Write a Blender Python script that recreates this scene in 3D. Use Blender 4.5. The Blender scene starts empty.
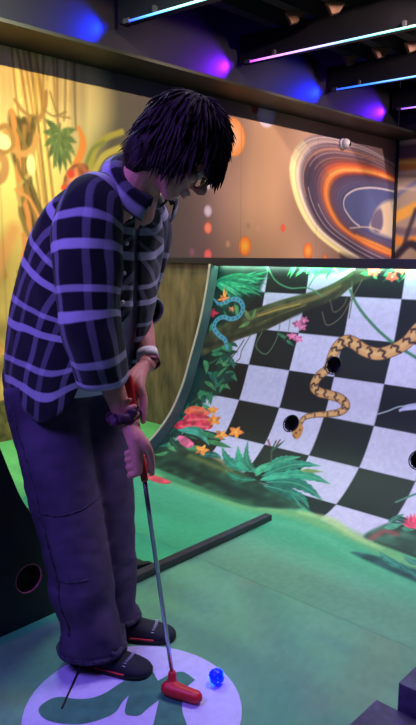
import bpy, math, random
import numpy as np
from mathutils import Vector, Matrix, noise as mnoise
random.seed(7); rng = np.random.default_rng(7)
scene = bpy.context.scene
COL = scene.collection

# ------------------------------------------------------------------ camera maths (416 x 725 frame)
FPX, CX, CY, CAMH = 680.0, 208.0, 362.5, 1.28
P_, A_ = math.radians(9.2), math.radians(43.2)
FW = np.array([math.cos(A_)*math.cos(P_), math.sin(A_)*math.cos(P_), -math.sin(P_)])
RT = np.array([math.sin(A_), -math.cos(A_), 0.0]); UP = np.cross(RT, FW)
CAM = np.array([0, 0, CAMH])
def ray(x, y): return FW + RT*(x-CX)/FPX - UP*(y-CY)/FPX
def onz(x, y, z=0.0): d = ray(x, y); return CAM + d*(z-CAMH)/d[2]
def onX(x, y, X): d = ray(x, y); return CAM + d*X/d[0]
def onY(x, y, Y): d = ray(x, y); return CAM + d*Y/d[1]

# ------------------------------------------------------------------ colours and materials
def lin(c):
    c = np.asarray(c, float)/255.0
    return np.where(c <= 0.04045, c/12.92, ((c+0.055)/1.055)**2.4)
def rgba(c): l = lin(c); return (float(l[0]), float(l[1]), float(l[2]), 1.0)
def node(nt, t, **kw):
    n = nt.nodes.new(t)
    for k, v in kw.items(): setattr(n, k, v)
    return n
def mat(name, c, rough=0.6, metal=0.0, var=0.0, scale=20.0, bump=0.0, bscale=80.0, spec=0.5, c2=None, coat=0.0, emit=None, estr=0.0, detail=4.0, sheen=0.0):
    m = bpy.data.materials.new(name); m.use_nodes = True
    nt = m.node_tree; b = nt.nodes['Principled BSDF']; L = nt.links.new
    b.inputs['Roughness'].default_value = rough; b.inputs['Metallic'].default_value = metal
    b.inputs['Specular IOR Level'].default_value = spec; b.inputs['Coat Weight'].default_value = coat
    b.inputs['Sheen Weight'].default_value = sheen
    b.inputs['Base Color'].default_value = rgba(c)
    tc = node(nt, 'ShaderNodeTexCoord')
    if var > 0 or c2 is not None:
        no = node(nt, 'ShaderNodeTexNoise'); no.inputs['Scale'].default_value = scale; no.inputs['Detail'].default_value = detail
        L(tc.outputs['Object'], no.inputs['Vector'])
        cr = node(nt, 'ShaderNodeValToRGB'); cr.color_ramp.elements[0].position = .32; cr.color_ramp.elements[1].position = .68
        if c2 is None:
            a_, b_ = np.asarray(c, float)*(1-var), np.minimum(255, np.asarray(c, float)*(1+var))
        else: a_, b_ = c, c2
        cr.color_ramp.elements[0].color = rgba(a_); cr.color_ramp.elements[1].color = rgba(b_)
        L(no.outputs['Fac'], cr.inputs['Fac']); L(cr.outputs['Color'], b.inputs['Base Color'])
    if bump > 0:
        n2 = node(nt, 'ShaderNodeTexNoise'); n2.inputs['Scale'].default_value = bscale; n2.inputs['Detail'].default_value = 5
        L(tc.outputs['Object'], n2.inputs['Vector'])
        bp = node(nt, 'ShaderNodeBump'); bp.inputs['Strength'].default_value = bump; bp.inputs['Distance'].default_value = 0.01
        L(n2.outputs['Fac'], bp.inputs['Height']); L(bp.outputs['Normal'], b.inputs['Normal'])
    if emit is not None:
        b.inputs['Emission Color'].default_value = rgba(emit); b.inputs['Emission Strength'].default_value = estr
    return m
def art_mat(name, rough=0.55, spec=0.3, bump=0.0, bscale=300):
    m = mat(name, (128, 128, 128), rough, spec=spec, bump=bump, bscale=bscale)
    nt = m.node_tree; a = node(nt, 'ShaderNodeAttribute'); a.attribute_name = 'art'
    nt.links.new(a.outputs['Color'], nt.nodes['Principled BSDF'].inputs['Base Color'])
    return m

# ------------------------------------------------------------------ object helpers
BASE = {}
def tag(o, label=None, cat=None, group=None, kind=None):
    if label: o['label'] = label
    if cat: o['category'] = cat
    if group: o['group'] = group
    if kind: o['kind'] = kind
    return o
def thing(name, loc, label, cat, group=None):
    o = bpy.data.objects.new(name, None); COL.objects.link(o); o.location = loc; o.empty_display_size = .05
    BASE[o.name] = np.array(loc, float); return tag(o, label, cat, group)
def mesh_obj(name, V, F, m=None, parent=None, smooth=True, base=None, uv=None, mesh=None):
    if base is None: base = BASE[parent.name] if parent else np.zeros(3)
    base = np.asarray(base, float)
    V = np.asarray(V, float)
    me = bpy.data.meshes.new(name); me.from_pydata((V-base).tolist(), [], [list(f) for f in F]); me.update()
    if uv is not None:
        l = me.uv_layers.new(name='UVMap'); idx = np.empty(len(me.loops), int); me.loops.foreach_get('vertex_index', idx)
        l.data.foreach_set('uv', np.asarray(uv, np.float32)[idx].ravel())
    if smooth: me.polygons.foreach_set('use_smooth', [True]*len(me.polygons))
    if m: me.materials.append(m)
    o = bpy.data.objects.new(name, me); COL.objects.link(o)
    if parent: o.parent = parent
    else: o.location = base
    BASE[o.name] = base
    return o
class MB:
    def __init__(s): s.V = []; s.F = []
    def add(s, V, F):
        k = len(s.V); s.V += [tuple(v) for v in V]; s.F += [tuple(i+k for i in f) for f in F]; return s
    def box(s, a, b, rot=None, piv=None):
        (x0, y0, z0), (x1, y1, z1) = a, b
        V = np.array([(x0,y0,z0),(x1,y0,z0),(x1,y1,z0),(x0,y1,z0),(x0,y0,z1),(x1,y0,z1),(x1,y1,z1),(x0,y1,z1)], float)
        return s.add(V, [(0,3,2,1),(4,5,6,7),(0,1,5,4),(1,2,6,5),(2,3,7,6),(3,0,4,7)])
    def obj(s, name, m, parent=None, smooth=False, base=None, bevel=0.0):
        o = mesh_obj(name, s.V, s.F, m, parent, smooth, base)
        if bevel: 
            md = o.modifiers.new('bevel', 'BEVEL'); md.width = bevel; md.segments = 2; md.limit_method = 'ANGLE'
        return o
def catmull(P, n, closed=False):
    P = np.asarray(P, float)
    if len(P) == 2 and not closed:
        t = np.linspace(0, 1, n)[:, None]; return P[0]*(1-t)+P[1]*t
    N = len(P); out = []
    if closed: ts = np.arange(n)/n*N
    else: ts = np.linspace(0, N-1, n)
    for t in ts:
        i = int(math.floor(t)); 
        if not closed: i = min(i, N-2)
        u = t-i
        g = (lambda k: P[k % N]) if closed else (lambda k: P[k] if 0 <= k < N else (2*P[0]-P[1] if k < 0 else 2*P[-1]-P[-2]))
        p0, p1, p2, p3 = g(i-1), g(i), g(i+1), g(i+2)
        out.append(.5*((2*p1)+(-p0+p2)*u+(2*p0-5*p1+4*p2-p3)*u*u+(-p0+3*p1-3*p2+p3)*u**3))
    return np.array(out)
def frames(C, ref=None):
    T = np.gradient(C, axis=0); T /= np.linalg.norm(T, axis=1)[:, None]+1e-12
    N = []; r = np.array(ref if ref is not None else (0.3, 0.9, 0.2), float)
    for t in T:
        v = r-t*(r@t)
        if np.linalg.norm(v) < 1e-6: v = np.array((t[1], -t[0], t[2]+.1)); v -= t*(v@t)
        v /= np.linalg.norm(v); N.append(v)
        if ref is None: r = v
    N = np.array(N); return T, N, np.cross(T, N)
def skin_rings(rings, caps=True):
    n = len(rings[0]); V = [p for r in rings for p in r]; F = []
    for i in range(len(rings)-1):
        for k in range(n):
            k2 = (k+1) % n; F.append((i*n+k, i*n+k2, (i+1)*n+k2, (i+1)*n+k))
    if caps:
        F.append(tuple(range(n-1, -1, -1))); F.append(tuple(range((len(rings)-1)*n, len(rings)*n)))
    return V, F
def tube(pts, rad, n=14, seg=24, flat=1.0, ref=None, caps=True, closed=False, round_ends=False):
    pts = np.asarray(pts, float); rad = np.asarray(rad if hasattr(rad, '__len__') else [rad]*len(pts), float)
    Q = catmull(np.column_stack([pts, rad]), seg, closed)
    C, R = Q[:, :3], np.maximum(Q[:, 3], 1e-5)
    if closed:
        T = np.roll(C, -1, 0)-np.roll(C, 1, 0); T /= np.linalg.norm(T, axis=1)[:, None]
        r = np.array(ref if ref is not None else (0, 0, 1), float)
        N = r-T*(T@r)[:, None]; N /= np.linalg.norm(N, axis=1)[:, None]; B = np.cross(T, N)
    else: T, N, B = frames(C, ref)
    if round_ends and not closed:
        ex = [(.35, .94), (.7, .71), (.95, .31)]
        C0 = [C[0]-T[0]*R[0]*e for e, _ in reversed(ex)]; C1 = [C[-1]+T[-1]*R[-1]*e for e, _ in ex]
        R = np.concatenate([[R[0]*k for _, k in reversed(ex)], R, [R[-1]*k for _, k in ex]])
        C = np.vstack([C0, C, C1]); N = np.vstack([[N[0]]*3, N, [N[-1]]*3]); B = np.vstack([[B[0]]*3, B, [B[-1]]*3])
    th = np.linspace(0, 2*math.pi, n, endpoint=False)
    rings = [C[i]+R[i]*(np.cos(th)[:, None]*N[i]+flat*np.sin(th)[:, None]*B[i]) for i in range(len(C))]
    V, F = skin_rings(rings, caps and not closed)
    if closed:
        k = len(rings)
        for j in range(n): j2 = (j+1) % n; F.append(((k-1)*n+j, (k-1)*n+j2, j2, j))
    return V, F
def ball(c, r, M=None, nu=20, nv=12):
    r = np.array(r if hasattr(r, '__len__') else (r, r, r), float); V = []; F = []
    M = np.eye(3) if M is None else np.asarray(M)          # columns: local axes
    for i in range(nv+1):
        ph = math.pi*i/nv
        for k in range(nu):
            th = 2*math.pi*k/nu
            V.append(np.asarray(c)+M@(r*np.array((math.sin(ph)*math.cos(th), math.sin(ph)*math.sin(th), math.cos(ph)))))
    for i in range(nv):
        for k in range(nu): k2 = (k+1) % nu; F.append((i*nu+k, (i+1)*nu+k, (i+1)*nu+k2, i*nu+k2))
    return V, F
def remesh(V, F, voxel, smooth_it=4, fac=.5):
    me = bpy.data.meshes.new('tmp'); me.from_pydata([tuple(v) for v in V], [], F); me.update()
    o = bpy.data.objects.new('tmp', me); COL.objects.link(o)
    r = o.modifiers.new('r', 'REMESH'); r.mode = 'VOXEL'; r.voxel_size = voxel; r.use_smooth_shade = True
    if smooth_it: s = o.modifiers.new('s', 'SMOOTH'); s.iterations = smooth_it; s.factor = fac
    dg = bpy.context.evaluated_depsgraph_get(); ev = o.evaluated_get(dg); m2 = ev.to_mesh()
    VV = np.empty(len(m2.vertices)*3); m2.vertices.foreach_get('co', VV); VV = VV.reshape(-1, 3)
    FF = [tuple(p.vertices) for p in m2.polygons]
    ev.to_mesh_clear(); bpy.data.objects.remove(o); bpy.data.meshes.remove(me)
    return VV, FF
def jitter(V, amp, sc, seed=0.0, zsc=1.0):
    out = []
    for v in V:
        q = Vector((v[0]*sc+seed, v[1]*sc, v[2]*sc*zsc)); d = mnoise.noise_vector(q)
        out.append((v[0]+amp*d[0], v[1]+amp*d[1], v[2]+amp*d[2]*.5))
    return out
def prism(poly2, axes, depth):
    """poly2: list of 2-D points; axes: origin, e1, e2, e3 ; extruded by depth along e3"""
    o, e1, e2, e3 = [np.asarray(a, float) for a in axes]; n = len(poly2)
    V = [o+e1*p[0]+e2*p[1] for p in poly2]+[o+e1*p[0]+e2*p[1]+e3*depth for p in poly2]
    F = [tuple(range(n-1, -1, -1)), tuple(range(n, 2*n))]+[(i, (i+1) % n, n+(i+1) % n, n+i) for i in range(n)]
    return V, F

# ------------------------------------------------------------------ mural painter on a (u,v) grid
def vnoise(U, V, sc, seed=0):
    r = np.random.default_rng(seed); T = r.random((64, 64)); x = U*sc; y = V*sc
    xi = np.floor(x).astype(int); yi = np.floor(y).astype(int); fx = x-xi; fy = y-yi
    fx = fx*fx*(3-2*fx); fy = fy*fy*(3-2*fy)
    a = T[yi % 64, xi % 64]; b = T[yi % 64, (xi+1) % 64]; c = T[(yi+1) % 64, xi % 64]; d = T[(yi+1) % 64, (xi+1) % 64]
    return (a*(1-fx)+b*fx)*(1-fy)+(c*(1-fx)+d*fx)*fy
class Paint:
    def __init__(s, u, v):
        s.u = u; s.v = v; s.U, s.V = np.meshgrid(u, v); s.C = np.zeros(s.U.shape+(3,))
        s.px = abs(u[1]-u[0])
    def _win(s, lo, hi):
        i0 = np.searchsorted(s.u, lo[0]); i1 = np.searchsorted(s.u, hi[0]); j0 = np.searchsorted(s.v, lo[1]); j1 = np.searchsorted(s.v, hi[1])
        return slice(j0, j1), slice(i0, i1)
    def _mix(s, w, a, col):
        if s.C[w].size == 0: return
        col = np.asarray(col, float)
        s.C[w] = s.C[w]*(1-a[..., None])+col*a[..., None]
    def poly(s, P, col, soft=None, alpha=1.0, smooth=0, tex=0.0, tsc=30, seed=1):
        P = np.asarray(P, float)
        if smooth: P = catmull(P, smooth, True)
        soft = soft or s.px*1.2
        w = s._win(P.min(0)-soft, P.max(0)+soft); U, V = s.U[w], s.V[w]
        if U.size == 0: return
        ins = np.zeros(U.shape, bool); dist = np.full(U.shape, 1e9)
        for k in range(len(P)):
            (x1, y1), (x2, y2) = P[k-1], P[k]
            c = ((y1 > V) != (y2 > V)); 
            ins ^= c & (U < (x2-x1)*(V-y1)/((y2-y1) if y2 != y1 else 1e-9)+x1)
            dx, dy = x2-x1, y2-y1; L = dx*dx+dy*dy+1e-12
            t = np.clip(((U-x1)*dx+(V-y1)*dy)/L, 0, 1); dist = np.minimum(dist, (U-x1-t*dx)**2+(V-y1-t*dy)**2)
        sd = np.sqrt(dist)*np.where(ins, 1, -1); a = np.clip(.5+sd/soft, 0, 1)*alpha
        col = np.asarray(col, float)
        if tex: col = np.clip(col*(1+tex*(vnoise(U, V, tsc, seed)-.5)[..., None]*2), 0, 255)
        s._mix(w, a, col)
    def stroke(s, P, width, col, soft=None, alpha=1.0, n=40, col2=None):
        P = np.asarray(P, float); wd = np.asarray(width if hasattr(width, '__len__') else [width]*len(P), float)
        Q = catmull(np.column_stack([P, wd]), n); soft = soft or s.px*1.2
        m = wd.max()+soft; w = s._win(Q[:, :2].min(0)-m, Q[:, :2].max(0)+m); U, V = s.U[w], s.V[w]
        if U.size == 0: return
        best = np.full(U.shape, -1e9); tt = np.zeros(U.shape)
        for k in range(len(Q)-1):
            x1, y1, w1 = Q[k]; x2, y2, w2 = Q[k+1]; dx, dy = x2-x1, y2-y1; L = dx*dx+dy*dy+1e-12
            t = np.clip(((U-x1)*dx+(V-y1)*dy)/L, 0, 1); d = np.sqrt((U-x1-t*dx)**2+(V-y1-t*dy)**2)
            f = (w1*(1-t)+w2*t)*.5-d; up = f > best; best = np.where(up, f, best); tt = np.where(up, (k+t)/(len(Q)-1), tt)
        a = np.clip(.5+best/soft, 0, 1)*alpha
        c = np.asarray(col, float)
        if col2 is not None: c = c*(1-tt[..., None])+np.asarray(col2, float)*tt[..., None]
        s._mix(w, a, c)
    def dot(s, c, r, col, soft=None, alpha=1.0, ry=None, col2=None):
        ry = ry or r; soft = soft or s.px*1.2
        w = s._win((c[0]-r-soft, c[1]-ry-soft), (c[0]+r+soft, c[1]+ry+soft)); U, V = s.U[w], s.V[w]
        if U.size == 0: return
        d = np.sqrt(((U-c[0])/r)**2+((V-c[1])/ry)**2); a = np.clip(.5+(1-d)*min(r, ry)/soft, 0, 1)*alpha
        cc = np.asarray(col, float)
        if col2 is not None: k = np.clip(d, 0, 1)[..., None]**1.5; cc = cc*(1-k)+np.asarray(col2, float)*k
        s._mix(w, a, cc)
    def leaf(s, a, b, wd, col, rib=None, bend=0.0, serr=0.0, n=9):
        a = np.asarray(a, float); b = np.asarray(b, float); d = b-a; L = np.linalg.norm(d); nrm = np.array((-d[1], d[0]))/L
        ts = np.linspace(0, 1, n); mid = [a+d*t+nrm*bend*L*math.sin(math.pi*t) for t in ts]
        pr = [wd*.5*math.sin(math.pi*t**.75)**.9*(1+serr*((i % 2)*2-1)) if 0 < t < 1 else 0 for i, t in enumerate(ts)]
        s.poly([m+nrm*p for m, p in zip(mid, pr)]+[m-nrm*p for m, p in zip(mid[::-1], pr[::-1])], col, tex=.18, tsc=40, seed=int(1e4*abs(a[0]+b[1])) % 97)
        if rib is not None: s.stroke(mid, [wd*.09]*n, rib, n=14, alpha=.8)
    def tex(s, amp, sc, seed=0, ani=(1, 1)):
        n = .6*vnoise(s.U*ani[0], s.V*ani[1], sc, seed)+.4*vnoise(s.U*ani[0], s.V*ani[1], sc*2.3, seed+1)
        s.C = np.clip(s.C*(1+amp*(n-.5)[..., None]*2), 0, 255)
def paint_obj(name, pos, pt, m, parent=None, base=None, keep=None):
    """pos: (nv,nu,3) world positions of the painted grid"""
    nv, nu = pt.U.shape; i = np.arange(nv*nu).reshape(nv, nu)
    Fq = np.stack([i[:-1, :-1], i[:-1, 1:], i[1:, 1:], i[1:, :-1]], -1).reshape(-1, 4)
    if keep is not None: Fq = Fq[keep[:-1, :-1].ravel()]
    if base is None: base = BASE[parent.name] if parent else np.zeros(3)
    me = bpy.data.meshes.new(name); V = (pos.reshape(-1, 3)-base).astype(np.float32)
    me.vertices.add(len(V)); me.vertices.foreach_set('co', V.ravel())
    me.loops.add(Fq.size); me.loops.foreach_set('vertex_index', Fq.ravel().astype(np.int32))
    me.polygons.add(len(Fq)); me.polygons.foreach_set('loop_start', np.arange(0, Fq.size, 4, dtype=np.int32))
    me.update(calc_edges=True); me.validate()
    at = me.attributes.new('art', 'FLOAT_COLOR', 'POINT')
    c4 = np.ones((nv*nu, 4), np.float32); c4[:, :3] = lin(np.clip(pt.C, 0, 255).reshape(-1, 3)); at.data.foreach_set('color', c4.ravel())
    me.polygons.foreach_set('use_smooth', [True]*len(me.polygons)); me.materials.append(m)
    o = bpy.data.objects.new(name, me); COL.objects.link(o)
    if parent: o.parent = parent
    else: o.location = base
    BASE[o.name] = np.asarray(base, float); return o

# ================================================================== SETTING
WALL_Y, RIGHT_X, LEDGE_Z = 4.15, 7.74, 2.60
M_dark = mat('black_paint', (16, 14, 20), .55, var=.2, scale=6)
M_ceil = mat('ceiling_black', (13, 13, 20), .8, var=.3, scale=4)
M_ledge = mat('ledge_black', (28, 25, 27), .5, var=.25, scale=3, bump=.05, bscale=30)

# ---- floor: printed green turf, three lanes
FSTEP = .0125
def build_floor():
    u = np.arange(-1.0, 8.0, FSTEP*2); v = np.arange(-1.2, 4.2, FSTEP)
    p = Paint(u, v); U, V = p.U, p.V
    near = np.array((104, 160, 122.)); mid = np.array((62, 164, 112.)); far = np.array((96, 184, 104.))
    p.C[:] = near
    k = np.clip((V-1.9)/.02, 0, 1)[..., None]; p.C = p.C*(1-k)+mid*k
    k = np.clip((V-3.07)/.02, 0, 1)[..., None]; p.C = p.C*(1-k)+far*k
    # brushy painted variation, strokes run across the lanes
    n1 = vnoise(U*2.2, V*.7, 3.0, 3)[..., None]; n2 = vnoise(U*5, V*1.2, 3.0, 5)[..., None]
    p.C = p.C*(.92+.16*n1)+np.array((10, 14, 0))*(n2-.5)
    # sandy path tint and olive dabs in the near lane
    for pts, w, c, a in [([(1.5, 1.0), (1.75, 1.35), (2.1, 1.75)], .10, (128, 140, 118), .45), ([(1.62, .9), (1.9, .98), (2.3, 1.2)], .16, (128, 146, 108), .4),
                         ([(2.0, .9), (2.15, 1.1), (2.2, 1.3)], .05, (112, 120, 112), .5), ([(1.3, 1.0), (1.6, 1.15), (1.9, 1.5)], .14, (84, 150, 118), .5),
                         ([(.8, 1.75), (.95, 1.62)], .04, (92, 112, 70), .6), ([(.9, 1.5), (1.0, 1.42)], .04, (92, 112, 70), .5)]:
        p.stroke(pts, w, c, soft=.09, alpha=a)
    p.tex(.05, 55, 11)
    pos = np.stack([U, V, np.zeros_like(U)], -1)
    m = art_mat('printed_turf', .75, .25, bump=.25, bscale=420)
    o = paint_obj('floor', pos, p, m); tag(o, kind='structure'); return o
build_floor()

# ---- ramp profile (X,z) from the measured squares
PROF = catmull(np.array([(1.95, .0008), (2.2, .0015), (2.42, .005), (2.6, .018), (2.775, .062), (2.965, .195), (3.10, .388), (3.19, .597), (3.275, .81), (3.335, 1.02), (3.375, 1.20)]), 400)
PS = np.concatenate([[0], np.cumsum(np.hypot(*np.diff(PROF, axis=0).T))]); SMAX = PS[-1]
def s_of_z(z): return float(np.interp(z, PROF[:, 1], PS))
def prof(s): return np.interp(s, PS, PROF[:, 0]), np.interp(s, PS, PROF[:, 1])
def RP(x, y):
    """pixel of the photo -> (u = -Y, s) on the ramp"""
    d = ray(x, y); g = CAMH+d[2]/d[0]*PROF[:, 0]-PROF[:, 1]
    k = np.where(np.sign(g[:-1]) != np.sign(g[1:]))[0]
    if len(k) == 0: s = SMAX+ (g[-1])*1.0
    else: i = k[0]; s = PS[i]+(PS[i+1]-PS[i])*g[i]/(g[i]-g[i+1])
    X = np.interp(s, PS, PROF[:, 0]); return (-d[1]*X/d[0], s)
def RPS(L): return [RP(*q) for q in L]
FIN_Y, R_Y = 3.07, .80
ROWZ = [1.035, .81, .597, .388, .195, .055]
SR = [s_of_z(z) for z in ROWZ]; ROWH = float(np.mean(-np.diff(SR)))
SR = [SR[0]+ROWH*k for k in (2, 1)]+SR+[SR[-1]-ROWH, SR[-1]-2*ROWH]     # rows -2 .. 7
COLW = .308
def build_ramp():
    st = .0046
    u = np.arange(-FIN_Y, -R_Y, st); v = np.arange(0, SMAX, st)
    p = Paint(u, v); U, V = p.U, p.V; px = 1/245.0
    # ---------- checker board
    W, B = np.array((196, 192, 206.)), np.array((15, 19, 22.))
    cidx = (2.65+U)/COLW; ridx = np.interp(-V, [-s for s in SR], np.arange(-2, len(SR)-2))
    fc = np.floor(cidx); fr = np.floor(ridx); par = np.mod(fc+fr, 2)
    # antialias near borders
    dc = np.minimum(cidx-fc, 1-(cidx-fc))*COLW; dr = np.minimum(ridx-fr, 1-(ridx-fr))*ROWH; e = np.clip(.5+np.minimum(dc, dr)/(st*1.3), 0, 1)
    k = np.where(par == 0, e, 1-e)[..., None]; p.C = B*(1-k)+W*k
    # ---------- painted ground at the foot
    gp = RPS([(120, 452), (150, 452), (178, 452), (215, 462), (262, 484), (300, 503), (322, 520), (350, 534), (372, 542), (400, 552), (440, 566), (500, 590)])
    ground = gp+[(-R_Y+.1, -.1), (-FIN_Y-.1, -.1)]
    near = np.array((104, 160, 122.)); mid = np.array((62, 164, 112.))
    p.poly(ground, (72, 168, 118), soft=.02)
    w = V < s_of_z(.12)
    p.stroke(RPS([(150, 474), (200, 492), (240, 506), (285, 512), (330, 527), (372, 545), (420, 568)]), .07, (124, 178, 104), soft=.06, alpha=.8)
    p.stroke(RPS([(160, 482), (215, 503), (262, 520), (310, 531), (360, 560), (416, 590)]), .06, (90, 182, 128), soft=.05, alpha=.7)
    p.stroke(RPS([(165, 478), (225, 497), (255, 506)]), .035, (34, 110, 78), soft=.04, alpha=.7)
    p.stroke(RPS([(300, 512), (330, 520), (352, 535), (380, 548)]), [.03, .05, .04, .02], (172, 205, 128), soft=.03, alpha=.8)
    # blend the flat foot to the turf colours
    k = np.clip((.45-V)/.25, 0, 1)[..., None]; lane = np.where((-U)[..., None] > 1.915, mid, near)
    n1 = vnoise(V*2.2, U*.7, 3.0, 3)[..., None]; p.C = p.C*(1-k)+lane*(.92+.16*n1)*k
    # ---------- mossy mound, lower left
    p.poly(RPS([(110, 440), (150, 446), (182, 440), (212, 456), (240, 470), (268, 486), (292, 500), (300, 508), (272, 508), (240, 503), (205, 489), (170, 474), (140, 462), (110, 452)]), (34, 66, 46), soft=.03, smooth=60, tex=.35, tsc=22)
    p.stroke(RPS([(190, 456), (215, 466), (245, 480)]), .035, (104, 116, 56), soft=.03, alpha=.75)
    p.stroke(RPS([(205, 452), (220, 461), (232, 470)]), .02, (176, 132, 60), soft=.02, alpha=.6)
    p.stroke(RPS([(170, 462), (210, 480), (262, 499)]), .05, (16, 34, 30), soft=.04, alpha=.8)
    p.stroke(RPS([(160, 472), (205, 491), (250, 504)]), .03, (62, 124, 70), soft=.03, alpha=.6)
    # ---------- left column of leaves along the fin
    p.poly(RPS([(190, 262), (262, 264), (262, 285), (250, 305), (236, 318), (232, 345), (230, 372), (222, 392), (205, 400), (196, 418), (176, 438), (150, 450), (140, 440)]), (14, 44, 36), soft=.03, smooth=80, tex=.4, tsc=14)
    r = random.Random(3)
    for (x, y, a, L, w_, c) in [(212, 352, -20, 17, 9, 0), (218, 362, 10, 18, 9, 1), (226, 372, 40, 14, 8, 0), (208, 372, 60, 18, 9, 2), (216, 384, 20, 15, 8, 1), (206, 392, 70, 14, 8, 0),
                               (200, 405, 100, 14, 7, 2), (228, 358, 60, 12, 7, 2), (210, 342, 0, 15, 8, 1), (204, 360, 80, 14, 8, 1), (205, 335, 50, 13, 7, 2), (222, 348, 30, 12, 6, 0), (176, 440, 160, 18, 9, 2), (186, 448, 20, 22, 10, 1), (200, 455, 10, 22, 9, 2), (168, 452, 170, 14, 8, 1)]:
        an = math.radians(a); p.leaf(RP(x, y), RP(x+L*math.cos(an), y+L*math.sin(an)), w_*px*1.3, [(30, 112, 72), (66, 132, 78), (22, 92, 80)][c], (96, 168, 108), bend=.12)
    for k_ in range(70):
        y = r.uniform(296, 446); x = 214-(y-300)*.14-max(0, y-380)*.45+r.uniform(-4, 24 if y < 390 else 12); an = r.uniform(-.9, 2.4); L = r.uniform(8, 16)
        p.leaf(RP(x, y), RP(x+L*math.cos(an), y+L*math.sin(an)), r.uniform(4, 8)*px*1.2, r.choice([(24, 96, 66), (40, 120, 78), (16, 70, 56), (70, 138, 84), (14, 56, 46)]), (96, 160, 104) if k_ % 3 == 0 else None, bend=r.uniform(-.15, .15))
    # palm fan
    for k_ in range(26):
        an = math.radians(-24+k_*3.4+r.uniform(-1, 1)); L = r.uniform(44, 62)*(1 if k_ < 17 else .75)
        c = r.choice([(28, 136, 92), (44, 158, 108), (20, 108, 78), (74, 180, 130)])
        p.leaf(RP(214, 282), RP(214+L*math.cos(an), 282+L*.52*math.sin(an)), r.uniform(3.2, 5)*px*1.3, c, None, bend=r.uniform(-.06, .1))
    for k_ in range(12):
        an = math.radians(100+k_*16); p.leaf(RP(214, 284), RP(214+16*math.cos(an), 284+18*math.sin(an)), 4*px, (34, 124, 86), None)
    p.leaf(RP(206, 290), RP(214, 268), 6*px, (60, 150, 110)); p.leaf(RP(205, 300), RP(222, 276), 5*px, (24, 96, 76))
    # ---------- fallen branch
    br = RPS([(200, 340), (210, 331), (228, 322), (250, 311), (272, 303), (292, 297), (312, 292), (330, 285), (344, 277), (354, 270), (366, 270), (376, 276), (362, 281), (350, 288), (336, 299), (312, 308), (290, 318), (266, 330), (240, 339), (218, 348), (200, 356)])
    p.poly(br, (62, 64, 40), soft=.01, smooth=90, tex=.35, tsc=26)
    p.stroke(RPS([(250, 318), (275, 309), (298, 303), (320, 296), (340, 286)]), [.02, .035, .03, .03, .02], (122, 108, 58), soft=.015, alpha=.8)
    p.stroke(RPS([(258, 316), (280, 309), (300, 304)]), .009, (190, 160, 70), alpha=.8)
    p.stroke(RPS([(264, 321), (284, 313), (306, 305)]), .007, (186, 150, 70), alpha=.7)
    p.stroke(RPS([(225, 332), (262, 320), (300, 309), (338, 293)]), .022, (38, 46, 30), soft=.02, alpha=.7)
    p.stroke(RPS([(206, 346), (240, 335), (282, 319), (322, 303)]), .03, (30, 34, 24), soft=.02, alpha=.7)
    p.stroke(RPS([(245, 314), (290, 299), (330, 287), (352, 274)]), .014, (76, 104, 56), soft=.012, alpha=.7)
    # vines and roots
    for L, w_, c in [([(268, 268), (276, 281), (290, 288), (308, 288), (322, 296)], .008, (70, 140, 96)), ([(350, 290), (356, 303), (366, 317), (380, 332), (396, 345), (420, 360)], .016, (62, 122, 84)),
                     ([(352, 282), (352, 300), (349, 318)], .007, (96, 104, 66)), ([(362, 280), (350, 302), (340, 318), (327, 325), (322, 312)], .006, (110, 100, 70)),
                     ([(262, 332), (256, 346), (266, 354), (276, 340), (280, 324)], .006, (96, 128, 88)), ([(244, 340), (236, 352), (228, 362)], .007, (60, 52, 38)), ([(250, 336), (242, 350), (240, 358), (236, 362)], .006, (70, 62, 46)),
                     ([(290, 319), (288, 332), (284, 340)], .005, (90, 116, 80)), ([(212, 392), (208, 404)], .006, (70, 128, 80)), ([(330, 300), (334, 312), (343, 306), (347, 298)], .006, (104, 96, 62)),
                     ([(396, 502), (416, 494), (440, 488)], .012, (70, 118, 96)), ([(309, 286), (316, 276), (330, 268)], .008, (70, 150, 90))]:
        p.stroke(RPS(L), w_, c)
    # top right leaves and flowers
    p.poly(RPS([(300, 262), (306, 272), (322, 274), (344, 272), (352, 268), (362, 262)]), (64, 172, 96), soft=.02, smooth=30, tex=.3)
    for k_ in range(16):
        x = 292+r.uniform(0, 50); p.leaf(RP(x, 265), RP(x+r.uniform(-14, 10), 271+r.uniform(0, 9)), 4*px, r.choice([(80, 190, 110), (40, 140, 80), (120, 200, 120)]))
    for k_ in range(22):
        x = 366+r.uniform(0, 40); y = 266+r.uniform(0, 12); p.leaf(RP(x, y), RP(x+r.uniform(-9, 9), y+r.uniform(-5, 6)), 4*px, r.choice([(28, 116, 78), (16, 78, 60), (70, 150, 98)]))
    def flower(x, y, R, col, cen=(250, 220, 120), n=5, sq=.75):
        for k_ in range(n):
            an = 2*math.pi*k_/n+.4+x; p.leaf(RP(x, y), RP(x+R*math.cos(an), y+R*sq*math.sin(an)), R*.75*px*1.2, np.clip(np.array(col)*r.uniform(.85, 1.12), 0, 255))
        p.dot(RP(x, y), R*.2*px, cen)
    for x, y, R, c in [(374, 271, 8, (238, 92, 70)), (392, 277, 7, (228, 84, 66)), (402, 268, 9, (240, 96, 70)), (378, 266, 6, (245, 130, 110))]: flower(x, y, R, c, (250, 180, 150))
    p.leaf(RP(416, 268), RP(404, 276), 5*px, (150, 200, 120)); p.leaf(RP(420, 262), RP(400, 281), 4*px, (120, 190, 110))
    # bird of paradise, red flower, pink orchids
    for dx, dy in [(0, -12), (3, -9), (-4, -4), (6, -2), (-7, 1)]: p.leaf(RP(224, 299), RP(224+dx, 299+dy), 4*px, (244, 150, 62) if dx < 4 else (236, 190, 90))
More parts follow.
